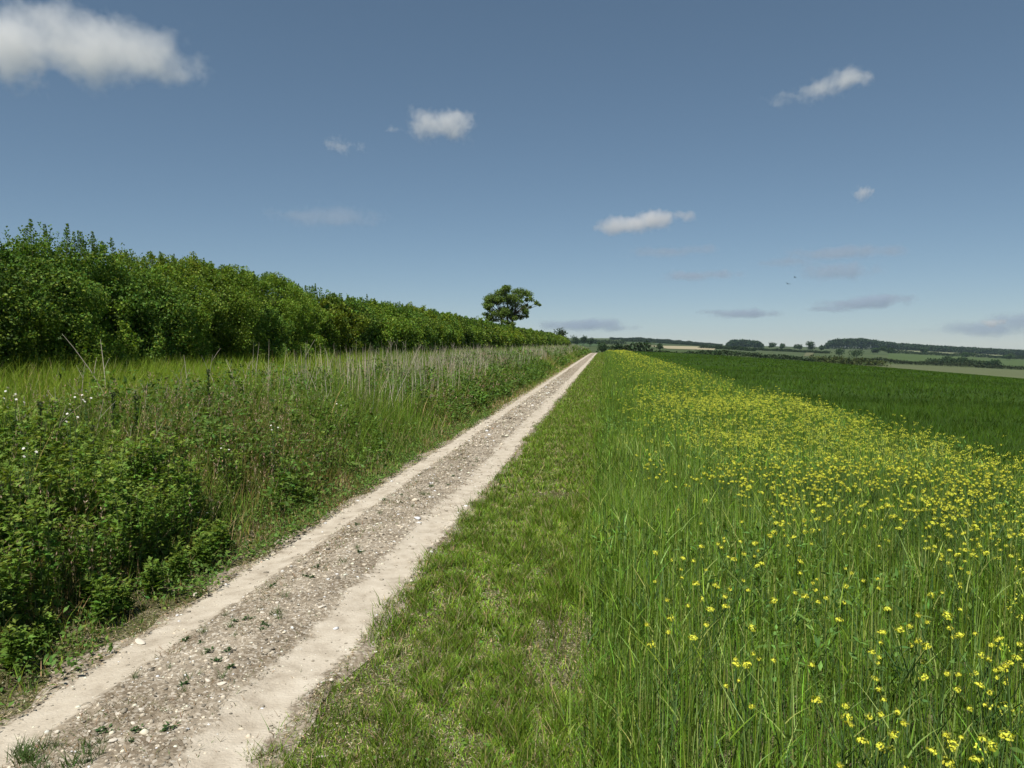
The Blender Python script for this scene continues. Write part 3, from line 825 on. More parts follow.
# white flowered plants
WH = None
for (px, row, y, lab) in ((6, 388, 6.6, 'white flowered campion at the far left edge above the herbs'), (14, 396, 6.3, 'white flowered campion just right of the far left edge'),
                          (74, 394, 7.0, 'tall white flowered campion before the bright grass'), (84, 392, 7.2, 'tall white flowered campion right of its taller neighbour before the bright grass'),
                          (68, 410, 6.2, 'white flowered campion below the tall pair'), (25, 444, 5.2, 'white flower low among dense herbs at the left'),
                          (165, 514, 6.7, 'white flower cluster over the verge above the track edge'), (200, 529, 7.0, 'small white flower pair near the track edge'),
                          (222, 446, 8.0, 'white flower cluster midway up the olive grasses'), (219, 482, 8.2, 'single white flower low in olive grasses'), (336, 402, 11.5, 'white flower on the right of the pale stalks'), (272, 423, 8.8, 'white flower in the grasses below the pale stalks')):
    d = ray(px, row); x = d[0] / d[1] * y; zt = CAM_H + d[2] / d[1] * y; zb = float(terrain(x, y)); hg = max(.25, zt - zb)
    if WH is None:
        ac = Acc(); tube(ac, [(0, 0, 0), (.02, 0, .5), (0, .02, 1)], [.004, .003, .002], [.07, .11, .04], 4); tube(ac, [(.02, 0, .6), (.07, .03, .94)], [.003, .002], [.07, .11, .04], 4); tube(ac, [(.02, 0, .5), (-.06, .04, .9)], [.003, .002], [.07, .11, .04], 4)
        n = 16; t = rng.uniform(.1, .8, n); leaves(ac, np.stack([t * 0, t * 0, t], 1), rdir(n, 0), rdir(n, .3), .06, .02, jit([.05, .10, .03], n, .2))
        WH = ac.obj('white_wildflower', M_HERB); tag(WH, lab, 'wildflower', 'white flowers on the verge'); r = WH
        fl = Acc(); n = 10
        for k in range(n):
            an = k * 6.283 / 5 + rng.normal(0, .2); D = np.array([[math.cos(an), math.sin(an), .15]]); leaves(fl, np.array([[0, 0, .004 * (k // 5)]]), D, np.array([[-math.cos(an) * .2, -math.sin(an) * .2, 1]]), .013, .010, np.array([[.78, .78, .74]]))
        fme = fl.mesh('flower', M_PETAL)
        for tp in ((0, .02, 1), (.07, .03, .94), (-.06, .04, .9), (.02, -.03, .97)):
            f = bpy.data.objects.new('flower', fme); COL.objects.link(f); f.parent = WH; f.location = tp; f.rotation_euler = (.7, rng.normal(0, .4), rng.uniform(0, 6))
    else: r = dup(WH, (0, 0, 0), rng.uniform(-.6, .6), 1, lab)
    r.location = (x, y, zb); r.scale = (1, 1, hg)

# weeds on the track
WD = []
for v in range(4):
    ac = Acc(); n = 22; an = rng.uniform(0, 6.28, n)
    if v < 2: blades(ac, np.stack([rng.normal(0, .015, n), rng.normal(0, .015, n), np.zeros(n)], 1), rng.uniform(.03, .085, n), np.full(n, .004), an, rng.uniform(.2, .9, n), rng.uniform(0, .5, n), jit([.06, .10, .028], n, .25), 2)
    else: leaves(ac, np.stack([rng.normal(0, .015, n), rng.normal(0, .015, n), rng.uniform(0, .02, n)], 1), np.stack([np.cos(an), np.sin(an), np.full(n, .3)], 1), np.array([0, 0, 1.]) + rng.normal(0, .3, (n, 3)), rng.uniform(.018, .04, n), .015, jit([.045, .085, .028], n, .25))
    r = ac.obj('weed', M_HERB); tag(r, 'x', 'weed', 'weeds on the track'); WD.append(r)
usedw = [False] * 4
n = 0
while n < 100:
    if n < 26: x, y = rng.uniform(-2.95, -2.35), rng.uniform(2.75, 3.35)
    elif n < 62: x, y = -2.45 + rng.normal(0, .2), rng.uniform(2.9, 5.2)
    else: x, y = -2.4 + rng.normal(0, .28), rng.uniform(5, 13)
    if px_of(x, y) < 2: continue
    if max(rutL(np.array(x), np.array(y)), rutR(np.array(x), np.array(y))) > .5 and n >= 26: continue
    lab = 'small green weed tuft at the front left of the track' if n < 26 else 'tiny green weed growing in the stony strip near the front' if n < 62 else 'tiny green weed in the stony strip further along the track'
    v = n % 4 if n >= 26 else n % 2; sc = rng.uniform(.6, 1.2) * (1.15 if n < 26 else .85); loc = (x, y, float(tz(x, y)))
    if not usedw[v]: usedw[v] = True; r = WD[v]; r.location = loc; r.scale = (sc,) * 3; r['label'] = lab
    else: dup(WD[v], loc, rng.uniform(0, 6.28), sc, lab)
    n += 1

# ------------------------------------------------------------------ the hedge
H0, H1 = 4.0, 196.0
hedge = bpy.data.objects.new('hedge', None); COL.objects.link(hedge); hedge.location = (-10.2, 4.0, 1.15)
tag(hedge, 'long tall dense green hedge running beside the verge to the tree', 'hedge')
HB = Acc()


def hedge_leaves(y0, y1, dens, ln, back=False):
    zb = 1.1
    def top(y): return 3.46 + .15 * sst(30, 8, y) + .22 * (fbm(y * .45, y * 0 + 5, 101) - .5)
    face, tp = 2.35, 1.7
    tot = face + tp
    n = int((y1 - y0) * tot * dens)
    y = rng.uniform(y0, y1, n); s = rng.uniform(0, tot, n)
    if back: s = rng.uniform(0, face, n)
    clump = .6 * fbm(y * 1.5, s * 1.7, 102, 3) + .4 * fbm(y * 3.6, s * 3.2, 106, 2); big = fbm(y * .35, s * .3, 103, 2)
    bul = 1.5 * (clump - .5) + .7 * (big - .5)
    dep = rng.exponential(.16, n)
    k = (clump > .42) | (rng.random(n) < .22); y, s, clump, big, bul, dep = keep(k, y, s, clump, big, bul, dep); n = len(y)
    T = top(y)
    onf = s < face
    f = np.clip(s / face, 0, 1)
    round_ = sst(.72, 1, f) * .55
    xf = -9.05 - round_; zf = zb + f * (T - zb)
    u = np.clip((s - face) / tp, 0, 1)
    xt = -9.6 - u * 1.5; zt = T + .12 * np.sin(u * 3.14)
    out_ = np.where(onf[:, None], np.stack([np.full(n, .92), np.zeros(n), .15 + .7 * sst(.7, 1, f)], 1), np.stack([.25 - .5 * u, np.zeros(n), np.ones(n)], 1))
    out_ = unit(out_)
    P = np.stack([np.where(onf, xf, xt), y, np.where(onf, zf, zt)], 1) + out_ * (bul - dep)[:, None]
    if back: P[:, 0] = -20.6 - P[:, 0]; out_[:, 0] *= -1
    P[:, 2] += terrain(np.full(n, -9.), y) - terrain(np.full(n, -9.), y * 0 + 40)
    D = rdir(n) + out_ * .7 + [0, 0, .25]; Nn = out_ * .7 + [0, 0, .35] + rng.normal(0, .55, (n, 3))
    bush = fbm(y * .22, y * 0 + 3, 105, 2)
    c = jit([.074, .120, .014], n, .30) * (.72 + .56 * sst(.3, .7, bush))[:, None]
    sp2 = fbm(y * .6, s * .3, 107, 2) > .56; c[sp2] *= [.70, .80, 1.15]
    sp3 = fbm(y * .5, s * .5, 108, 2) > .62; c[sp3] *= [1.35, 1.12, .9]
    yg = rng.random(n) < .25 * sst(.45, .6, clump) + .05; c[yg] = jit([.120, .175, .026], yg.sum(), .2)
    leaves(HB, P, D, Nn, ln * rng.uniform(.7, 1.25, n), ln * .68 * rng.uniform(.8, 1.2, n), c)


hedge_leaves(7, 24, 2900, .054)
hedge_leaves(24, 55, 1000, .092)
hedge_leaves(55, 110, 260, .17)
hedge_leaves(110, H1, 110, .26)
hedge_leaves(4, 7, 400, .12)
for (y0, y1, dn, ln) in ((5, 40, 200, .22), (40, H1, 30, .36)): hedge_leaves(y0, y1, dn, ln, True)
nS = 700; yS = 12 + 120 * rng.random(nS) ** 1.3
TS = 3.46 + .15 * sst(30, 8, yS) + .22 * (fbm(yS * .45, yS * 0 + 5, 101) - .5) + terrain(np.full(nS, -9.), yS) - terrain(np.full(nS, -9.), yS * 0 + 40)
q = 22; yq = np.repeat(yS, q); m_ = len(yq); t = rng.random(m_); hS = np.repeat(rng.uniform(.2, .48, nS), q); aS = rng.uniform(0, 6.28, m_); rS = .10 * (1.1 - t) * rng.random(m_)
leaves(HB, np.stack([np.repeat(-9.6 - rng.random(nS) * .7, q) + np.cos(aS) * rS, yq + np.sin(aS) * rS, np.repeat(TS, q) + hS * t], 1), np.stack([np.cos(aS), np.sin(aS), np.full(m_, .9)], 1), rdir(m_, .1), np.clip(.0028 * yq, .05, .16), np.clip(.0018 * yq, .03, .10), jit([.065, .115, .018], m_, .25))
# inner twig leaves
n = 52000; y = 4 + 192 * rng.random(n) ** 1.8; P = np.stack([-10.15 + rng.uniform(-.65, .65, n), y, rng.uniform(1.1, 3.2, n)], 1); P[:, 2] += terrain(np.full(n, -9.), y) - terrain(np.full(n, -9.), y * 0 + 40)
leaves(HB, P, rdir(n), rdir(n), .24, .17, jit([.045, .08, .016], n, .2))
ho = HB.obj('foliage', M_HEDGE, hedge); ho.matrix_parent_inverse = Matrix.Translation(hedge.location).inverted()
tw = Acc()
for k in range(150):
    y = 6 + 60 * rng.random() ** 1.7; x = -10.1 + rng.normal(0, .35); p0 = np.array([x, y, 1.0])
    p1 = p0 + [rng.normal(0, .15), rng.normal(0, .2), 1.2]; p2 = p1 + [rng.normal(0, .2), rng.normal(0, .2), 1.1]
    tube(tw, [p0, p1, p2], [.03, .02, .008], [.09, .07, .05], 5)
to = tw.obj('branches', M_BARK, hedge); to['kind'] = 'stuff'; to.matrix_parent_inverse = Matrix.Translation(hedge.location).inverted()
shoots = []
for v in range(5):
    ac = Acc(); hg = rng.uniform(.32, .52); tube(ac, [(0, 0, -.25), (rng.normal(0, .015), 0, hg * .5), (rng.normal(0, .03), rng.normal(0, .03), hg)], [.006, .004, .002], [.08, .075, .04], 4)
    n = 150; t = rng.uniform(-.35, 1, n) ** 1; an = rng.uniform(0, 6.28, n); D = np.stack([np.cos(an), np.sin(an), np.full(n, .9)], 1); sp_ = np.clip(.075 * (1.05 - t), .004, .12)[:, None]
    leaves(ac, np.stack([t * 0, t * 0, t * hg], 1) + D * sp_ * rng.random((n, 1)), D, rdir(n, .1), .055 * (1.15 - .4 * t), .034, jit([.07, .12, .02], n, .22))
    shoots.append(ac.mesh('leading_shoot', M_HEDGE))
for k in range(100):
    y = 8.5 + 34 * rng.random() ** 1.5; o = bpy.data.objects.new('leading_shoot', shoots[k % 5]); COL.objects.link(o); o.parent = hedge
    o.matrix_parent_inverse = Matrix.Translation(hedge.location).inverted()
    T = 3.46 + .15 * float(sst(30, 8, y)) + .22 * (float(fbm(np.array(y * .45), np.array(5.), 101)) - .5)
    o.location = (-9.65 - rng.random() * .8, y, T + rng.uniform(.08, .24)); s_ = rng.uniform(.5, .88); o.scale = (s_,) * 3; o.rotation_euler = (rng.normal(0, .1), rng.normal(0, .1), rng.uniform(0, 6))

# ------------------------------------------------------------------ the lone tree
TY_ = 130.0
def tp(zx, zy):
    """point of the tree from a detail view (12.8 x, from 470, 280)"""
    q = at_y(470 + zx / 12.8, 280 + zy / 12.8, TY_); return q


b0 = tp(490, 640); tree = bpy.data.objects.new('tree', None); COL.objects.link(tree)
tree.location = (b0[0], TY_, float(terrain(b0[0], TY_)))
tag(tree, 'lone broad flat topped tree standing above the far end of the hedge', 'tree')
inv_ = Matrix.Translation(tree.location).inverted()
br = Acc(); BK = np.array([.075, .06, .045]); root_p = np.array(tree.location)
lob = [(215, 235, 60, 45), (230, 320, 65, 50), (300, 235, 85, 60), (390, 165, 85, 50), (480, 130, 80, 42), (570, 135, 75, 40), (660, 140, 75, 40), (745, 180, 60, 42), (800, 240, 42, 36), (845, 290, 30, 24), (885, 318, 20, 12),
       (420, 250, 75, 45), (500, 280, 80, 45), (590, 315, 75, 42), (660, 350, 50, 36), (700, 410, 36, 40), (725, 460, 22, 26), (300, 340, 50, 24), (190, 435, 45, 20), (250, 470, 62, 42), (340, 430, 80, 42), (420, 455, 75, 50), (330, 510, 58, 24), (235, 515, 36, 20),
       (500, 440, 55, 36), (570, 450, 50, 40), (635, 470, 45, 38), (460, 370, 60, 36), (560, 565, 40, 24), (720, 250, 26, 20), (715, 320, 22, 18), (765, 345, 16, 10), (470, 540, 50, 30), (530, 370, 50, 26), (350, 280, 70, 45), (455, 205, 75, 45), (560, 215, 65, 40), (640, 205, 50, 30), (600, 260, 50, 30), (390, 370, 50, 30), (270, 400, 45, 26), (540, 490, 45, 30), (440, 400, 55, 32), (660, 270, 28, 20)]
cr = Acc(); SC = TY_ / F_PX / 12.8
stems = [(np.array([root_p[0] + dx, TY_ + dy, root_p[2]]), tp(*q)) for dx, dy, q in ((-.1, 0, (480, 400)), (-.5, .4, (400, 430)), (.35, -.3, (560, 430)))]
for p0, p1 in stems:
    mid = (p0 + p1) / 2 + rng.normal(0, .15, 3); tube(br, [p0, mid, p1], [.32, .24, .17], BK, 7)
for (zx, zy, rx, ry) in lob:
    dy = rng.normal(0, 1.0) * (1.6 if 250 < zx < 680 else .8)
    c = tp(zx, zy); c[1] += dy
    s0 = min(stems, key=lambda s_: np.linalg.norm(s_[1] - c))[1]
    mid = (s0 + c) / 2 + [0, 0, -.25 + rng.normal(0, .15)]
    tube(br, [s0, mid, c], [.10, .06, .025], BK, 5)
    n = int(130 + rx * ry * .20); rr = np.array([rx * SC, max(rx, ry) * SC * 1.1, ry * SC])
    P = rdir(n) * rng.random((n, 1)) ** .45 * rr * rng.uniform(.75, 1.28, (n, 1))
    d = unit(P / rr)
    sub = fbm(P[:, 0] * 2 + zx, P[:, 2] * 2 + P[:, 1] * 2, 111); k = sub > .42; P, d = keep(k, P, d); n = len(P)
    leaves(cr, c + P, rdir(n) + d * .4, d * .6 + [0, 0, .5] + rng.normal(0, .5, (n, 3)), .21 * rng.uniform(.7, 1.4, n), .15, jit([.072, .112, .020], n, .28))
    # matching clump behind, so the crown is as deep as it is wide
    if 200 < zx < 720 and rng.random() < .6:
        c2 = c + [rng.normal(0, .5), rng.choice([-1, 1]) * rng.uniform(1.2, 2.6), rng.normal(0, .2) - .1]
        leaves(cr, c2 + P * .8, rdir(n), d * .6 + [0, 0, .5] + rng.normal(0, .5, (n, 3)), .21 * rng.uniform(.7, 1.4, n), .15, jit([.072, .112, .020], n, .28))
o = br.obj('trunk', M_BARK, tree); o.matrix_parent_inverse = inv_
o = cr.obj('crown', M_HEDGE, tree); o.matrix_parent_inverse = inv_


# ------------------------------------------------------------------ distant trees, hedges, woods
def far_tree(px, row_top, w_px, Y, label, name='tree', cat='tree', group='distant trees', tone=(.032, .060, .022), trunk=True):
    b = on_land(px, Y); top = at_y(px, row_top, Y)[2]; k = Y / F_PX
    hgt = max(2.0, top - b[2]); w = w_px * k / 2
    root = bpy.data.objects.new(name, None); COL.objects.link(root); root.location = b; tag(root, label, cat, group)
    cr = Acc(); n = 260; ls = max(.28 * k * 4, hgt * .07)
    nl = 9
    for q in range(nl):
        t = q / nl; an = rng.uniform(0, 6.28); rad = w * .55 * math.sqrt(rng.random())
        c = np.array([math.cos(an) * rad, math.sin(an) * rad, hgt * rng.uniform(.38, .80)]); r_ = np.array([w * .48, w * .48, hgt * .20])
        m_ = n // nl * 2; d = rdir(m_); P = c + d * r_ * rng.random((m_, 1)) ** .4; P[:, 2] = np.minimum(P[:, 2], hgt); P[:, 2] = np.maximum(P[:, 2], hgt * .1)
        leaves(cr, P, rdir(m_), d + [0, 0, .4] + rng.normal(0, .4, (m_, 3)), ls * rng.uniform(.7, 1.3, m_), ls * .75, jit(tone, m_, .22))
    cr.obj('crown', M_FAR, root)
    if trunk:
        tk = Acc(); tube(tk, [(0, 0, -.5), (0, 0, hgt * .3), (w * .1, 0, hgt * .65)], [hgt * .035, hgt * .028, hgt * .015], [.06, .05, .04], 6); tk.obj('trunk', M_BARK, root)
    return root


def far_hedge(pts, h_px, label, tone=(.030, .052, .020), name='hedge', cat='hedge', group='distant hedges', wid=1.0, kind=None):
    """pts: (picture column, distance) along the hedge"""
    ac = Acc(); segs = []
    for (pa, Ya), (pb, Yb) in zip(pts[:-1], pts[1:]):
        A, B = on_land(pa, Ya), on_land(pb, Yb); ln = np.linalg.norm((B - A)[:2]); k = (Ya + Yb) / 2 / F_PX; h = h_px * k
        n = int(np.clip(ln / (h * .30) * 34, 120, 9000)); t = rng.random(n)
        x = A[0] + (B[0] - A[0]) * t; y = A[1] + (B[1] - A[1]) * t
        lump = .35 + 1.1 * fbm((x + y) / (h * 3.2), y / (h * 5) + 3, 121)
        x = x + rng.normal(0, h * .35 * wid, n); y = y + rng.normal(0, h * .35 * wid, n)
        z = terrain(x, y) + h * lump * rng.random(n) ** .6
        s_ = max(h * .30, k * .9)
        leaves(ac, np.stack([x, y, z], 1), rdir(n), np.array([0, 0, .5]) + rng.normal(0, .6, (n, 3)), s_ * rng.uniform(.7, 1.3, n), s_ * .8, jit(tone, n, .22))
    o = ac.obj(name, M_FAR); tag(o, label, cat, group, kind); return o


def far_field(name, corners, stops, lift=.35):
    """corners: four picture points (column, row) taken to the land they show"""
    C = [(p_, Y_at(p_, r_)) for p_, r_ in corners]
    u, v = np.meshgrid(np.linspace(0, 1, 30), np.linspace(0, 1, 24))
    P_ = (C[0][0] * (1 - u) + C[1][0] * u) * (1 - v) + (C[3][0] * (1 - u) + C[2][0] * u) * v
    lY = [math.log(c[1]) for c in C]
    Y_ = np.exp((lY[0] * (1 - u) + lY[1] * u) * (1 - v) + (lY[3] * (1 - u) + lY[2] * u) * v)
    d = FWD[:, None, None] + (P_ - CX) / F_PX * RGT[:, None, None] - (VPY - CY) / F_PX * UPV[:, None, None]
    X_ = d[0] / d[1] * Y_
    mt = noise_mat(name + '_cover', stops, .02, .15, rough=.95)
    o = grid_obj(name, X_, Y_, terrain(X_, Y_) + lift, mt); tag(o, kind='structure'); return o


def st(c, s=.15): return [(.3, tuple(q * (1 - s) for q in c)), (.7, tuple(q * (1 + s) for q in c))]


far_field('stubble_field', [(650, 346.0), (718, 347.4), (714, 350.3), (668, 349.0)], st((.29, .26, .165), .08))
far_field('field', [(722, 349.0), (800, 350.5), (818, 361.5), (700, 352.5)], st((.060, .082, .035)))
far_field('pale_field', [(872, 363.5), (1100, 370.5), (1100, 384), (850, 366.5)], st((.092, .108, .050), .10))
far_field('field', [(888, 353), (1100, 360.5), (1100, 368), (888, 360.5)], st((.058, .088, .028)))
far_field('pale_field', [(893, 349.9), (1010, 354.5), (1010, 356.5), (893, 351.6)], st((.15, .165, .09), .08))
far_field('field', [(612, 340.6), (700, 344.3), (690, 346.0), (612, 344.2)], st((.05, .075, .03)))
far_field('field', [(575, 342.5), (605, 342.5), (605, 346.0), (575, 346.0)], st((.055, .09, .035)))
far_field('path', [(806, 353.0), (815, 352.5), (812, 356), (804, 357)], st((.11, .115, .06), .05), .6)

far_tree(560, 326, 17, 215, 'small round dark tree just past the end of the hedge', group=None, tone=(.035, .06, .022))
for (px, row, w, Y, lab) in (
        (603, 340, 18, 290, 'dark bushy tree straight beyond the end of the track'),
        (590, 336.5, 9, 900, 'small distant tree left of the track end'), (575, 334.5, 12, 900, 'broad distant tree above the hedge end'), (583, 335.5, 9, 950, 'narrow distant tree near the hedge end'),
        (660, 343, 9, 600, 'rounded distant tree at the left end of the cream field'),
        (772, 342, 10, 1500, 'leftmost tree on the bare skyline right of the small wood'), (783, 343.5, 7, 1500, 'smaller skyline tree beside the leftmost one'),
        (798, 343.5, 9, 1400, 'skyline tree third from the left on the bare ridge'), (810, 340.5, 12, 1300, 'largest dark tree on the bare ridge left of the big wood'),
        (822, 345, 6, 1500, 'little skyline tree at the left tip of the big wood'),
        (840, 347.5, 13, 900, 'left bushy tree before the big wood'), (857, 348.5, 18, 800, 'broad bushy tree before the big wood'),
        (876, 346, 10, 1300, 'pale tree at the left end of a farm clump'), (884, 345.5, 9, 1300, 'dark tree in the middle of a farm clump'), (891, 347, 7, 1300, 'dark tree at the right end of a farm clump'),
        (924, 347.5, 9, 1500, 'lone tree on the pale strip under the long wood'), (967, 352, 14, 1300, 'wide dark tree at the middle of the right field hedge'), (1008, 353, 12, 1300, 'tree at the far right under the long wood'),
        (948, 355.5, 14, 850, 'leftmost low tree in the green right field'), (962, 357, 12, 820, 'middle low tree in the green right field'), (995, 359.5, 12, 820, 'rightmost low tree in the green right field')):
    far_tree(px, row, w, Y, lab, trunk=Y < 1000)

far_hedge([(602, 300), (625, 304), (648, 310)], 11.0, 'dark bushy hedge close beyond the track end')
far_hedge([(648, 310), (690, 330), (722, 345)], 6.5, 'low dark hedge between the cream field and the green crop')
far_hedge([(700, 420), (760, 410), (815, 400)], 5.0, 'long dark hedge along the far edge of the green crop')
far_hedge([(815, 420), (845, 440), (880, 470)], 6.5, 'scrubby olive thicket at the far corner of the crop field', tone=(.050, .068, .020), name='scrub', cat='scrub', group=None, wid=2.2, kind='stuff')
far_hedge([(862, 700), (930, 700), (1010, 690), (1100, 680)], 3.8, 'long dark hedge above the pale khaki field on the right', tone=(.034, .050, .020))
far_hedge([(930, 800), (965, 790), (1000, 790)], 6.0, 'dark hedge with bushes inside the green right field')
far_hedge([(890, 1500), (960, 1480), (1100, 1450)], 3.2, 'thin hedge below the pale strip under the long wood')
far_hedge([(700, 1100), (760, 1150), (830, 1200)], 2.6, 'ridge top hedge behind the grey green field')
far_hedge([(622, 1700), (680, 1650), (722, 1600)], 2.0, 'thin hedge across the left hillside above the cream field')
far_hedge([(560, 1300), (600, 1250), (625, 1250)], 4.0, 'low hedge of trees on the left skyline near the track')
far_hedge([(610, 2200), (660, 2250), (722, 2300)], 2.0, 'faint hedge along the left hill skyline')
far_hedge([(715, 1000), (735, 1000), (755, 950)], 3.4, 'short bushy hedge right of the cream field')


def far_wood(pts, Y, label):
    """pts: (column, row of the tree tops); a wood standing from the land up to those rows"""
    ac = Acc()
    for (pa, ra), (pb, rb) in zip(pts[:-1], pts[1:]):
        n = int(abs(pb - pa) * 110)
        p_ = rng.uniform(min(pa, pb), max(pa, pb), n); Yv = Y + rng.uniform(0, 160, n)
        t = (p_ - pa) / (pb - pa); rt = ra + (rb - ra) * t
        X, zt, zb = [], [], []
        for q in range(n):
            d = ray(p_[q], VPY); X.append(d[0] / d[1] * Yv[q]); zt.append(at_y(p_[q], rt[q], Y)[2])
        X = np.array(X); zt = np.array(zt); zb = terrain(X, Yv)
        zt = zt - 2.2 * (1 - vn(p_ * .55, Yv * .05, 131))
        z = zb + (zt - zb) * rng.random(n) ** .5
        leaves(ac, np.stack([X, Yv, z], 1), rdir(n), np.array([0, 0, .5]) + rng.normal(0, .6, (n, 3)), 5.0 * rng.uniform(.7, 1.3, n), 3.4, jit([.026, .046, .020], n, .2))
    o = ac.obj('wood', M_FAR); tag(o, label, 'wood', kind='stuff'); return o


far_wood([(727, 344), (731, 340.5), (745, 340), (758, 341.5), (763, 345)], 1900, 'small dark wood on the skyline left of centre right')
far_wood([(825, 346), (829, 341), (838, 339), (862, 338.5), (880, 341.5), (897, 343.5), (925, 345.5), (975, 348.5), (1024, 351), (1100, 355)], 2100, 'long dark wood along the right hand skyline')

# ------------------------------------------------------------------ birds
for (px, row, rot, lab) in ((788, 284, .3, 'lower dark bird flying, wings spread, above the right skyline'), (795, 277.5, 1.1, 'upper smaller dark bird flying beside the lower bird')):
    q = at_y(px, row, 75); s_ = 1.0 if px == 788 else .75
    bm = bmesh.new()
    body = [bm.verts.new(c) for c in ((0, .12, 0), (.03, .03, .02), (0, -.16, 0), (-.03, .03, .02), (0, .02, -.03))]
    for f in ((0, 1, 4), (1, 2, 4), (2, 3, 4), (3, 0, 4), (0, 3, 1), (1, 3, 2)): bm.faces.new([body[k] for k in f])
    for sg in (-1, 1):
        w = [bm.verts.new(c) for c in ((sg * .02, .07, .012), (sg * .15, .08, .09), (sg * .30, -.03, .05), (sg * .14, -.02, .08), (sg * .02, -.04, .012))]
        bm.faces.new(w if sg > 0 else w[::-1])
        w2 = [bm.verts.new((v.co.x, v.co.y, v.co.z - .012)) for v in w]; bm.faces.new(w2[::-1] if sg > 0 else w2)
        for k in range(5): bm.faces.new((w[k], w[(k + 1) % 5], w2[(k + 1) % 5], w2[k]))
    tl = [bm.verts.new(c) for c in ((.012, -.15, 0), (.045, -.24, 0), (-.045, -.24, 0), (-.012, -.15, 0))]; bm.faces.new(tl)
    me = bpy.data.meshes.new('bird'); bm.to_mesh(me); bm.free()
    me.materials.append(noise_mat('feather', [(.3, (.02, .02, .022)), (.7, (.035, .033, .033))], 12))
    o = bpy.data.objects.new('bird', me); COL.objects.link(o); o.location = q; o.rotation_euler = (0, .25, rot); o.scale = (s_,) * 3; tag(o, lab, 'bird', 'birds in the sky')


# ------------------------------------------------------------------ clouds
def cloud(label, alt, blobs, dens, albedo=.95, nscale=2.6, thr=.42, name='cloud'):
    """blobs: (column, row, half width px, half height px, weight) -> a body of cloud at the height alt"""
    pc = np.mean([b[0] for b in blobs]); rc = np.mean([b[1] for b in blobs])
    d = ray(pc, rc); t = (alt - CAM_H) / d[2]; Y = d[1] * t; k = np.linalg.norm(d) * t / F_PX
    cen = at_y(pc, rc, Y); rmax = max(b[2] for b in blobs) * k
    ac = []; data = []
    for (p_, r_, rx, ry, w) in blobs:
        c = at_y(p_, r_, Y) - cen; rx, ry = rx * 1.12, ry * 1.12; rr = np.array([rx * k, max(rx * .8, ry) * k, ry * k]); data.append((c, rr, w)); ac.append(c + ICO3_V * rr * 1.05)
    bm = bmesh.new()
    for v in np.concatenate(ac): bm.verts.new(v)
    res = bmesh.ops.convex_hull(bm, input=bm.verts)
    bmesh.ops.delete(bm, geom=[v for v in bm.verts if not v.link_faces], context='VERTS')
    me = bpy.data.meshes.new(name); bm.to_mesh(me); bm.free()
    mt, nt, N, L, out = new_mat('cloud_vapour')
    vol = N.new('ShaderNodeVolumePrincipled'); vol.inputs['Color'].default_value = (albedo, albedo, albedo, 1) if albedo > .9 else (albedo * .88, albedo, albedo * 1.14, 1); vol.inputs['Anisotropy'].default_value = .25
    tc = N.new('ShaderNodeTexCoord'); acc = None
    for (c, rr, w) in data:
        mp = N.new('ShaderNodeMapping'); mp.vector_type = 'TEXTURE'; mp.inputs['Location'].default_value = c; mp.inputs['Scale'].default_value = rr
        L.new(tc.outputs['Object'], mp.inputs['Vector'])
        ln = N.new('ShaderNodeVectorMath'); ln.operation = 'LENGTH'; L.new(mp.outputs[0], ln.inputs[0])
        mr = N.new('ShaderNodeMapRange'); mr.interpolation_type = 'SMOOTHSTEP'; mr.inputs['From Min'].default_value = 0.0; mr.inputs['From Max'].default_value = 1; mr.inputs['To Min'].default_value = w; mr.inputs['To Max'].default_value = 0
        L.new(ln.outputs['Value'], mr.inputs['Value'])
        if acc is None: acc = mr.outputs['Result']
        else:
            mxx = N.new('ShaderNodeMath'); mxx.operation = 'MAXIMUM'; L.new(acc, mxx.inputs[0]); L.new(mr.outputs['Result'], mxx.inputs[1]); acc = mxx.outputs[0]
    ns = N.new('ShaderNodeTexNoise'); ns.inputs['Scale'].default_value = nscale / rmax; ns.inputs['Detail'].default_value = 7; ns.inputs['Roughness'].default_value = .62
    L.new(tc.outputs['Object'], ns.inputs['Vector'])
    a1 = N.new('ShaderNodeMath'); a1.operation = 'MULTIPLY_ADD'; a1.inputs[1].default_value = 2.2; L.new(ns.outputs['Fac'], a1.inputs[0])
    sb = N.new('ShaderNodeMath'); sb.operation = 'SUBTRACT'; sb.inputs[1].default_value = 2.2 * .5 + thr; L.new(acc, sb.inputs[0]); L.new(sb.outputs[0], a1.inputs[2])
    cl = N.new('ShaderNodeMath'); cl.operation = 'MAXIMUM'; cl.inputs[1].default_value = 0; L.new(a1.outputs[0], cl.inputs[0])
    ml = N.new('ShaderNodeMath'); ml.operation = 'MULTIPLY'; ml.inputs[1].default_value = dens * (.32 if albedo > .9 else .42) / (rmax * .6); L.new(cl.outputs[0], ml.inputs[0])
    L.new(ml.outputs[0], vol.inputs['Density']); L.new(vol.outputs[0], out.inputs['Volume'])
    me.materials.append(mt)
    o = bpy.data.objects.new(name, me); COL.objects.link(o); o.location = cen; tag(o, label, 'cloud', 'clouds'); return o


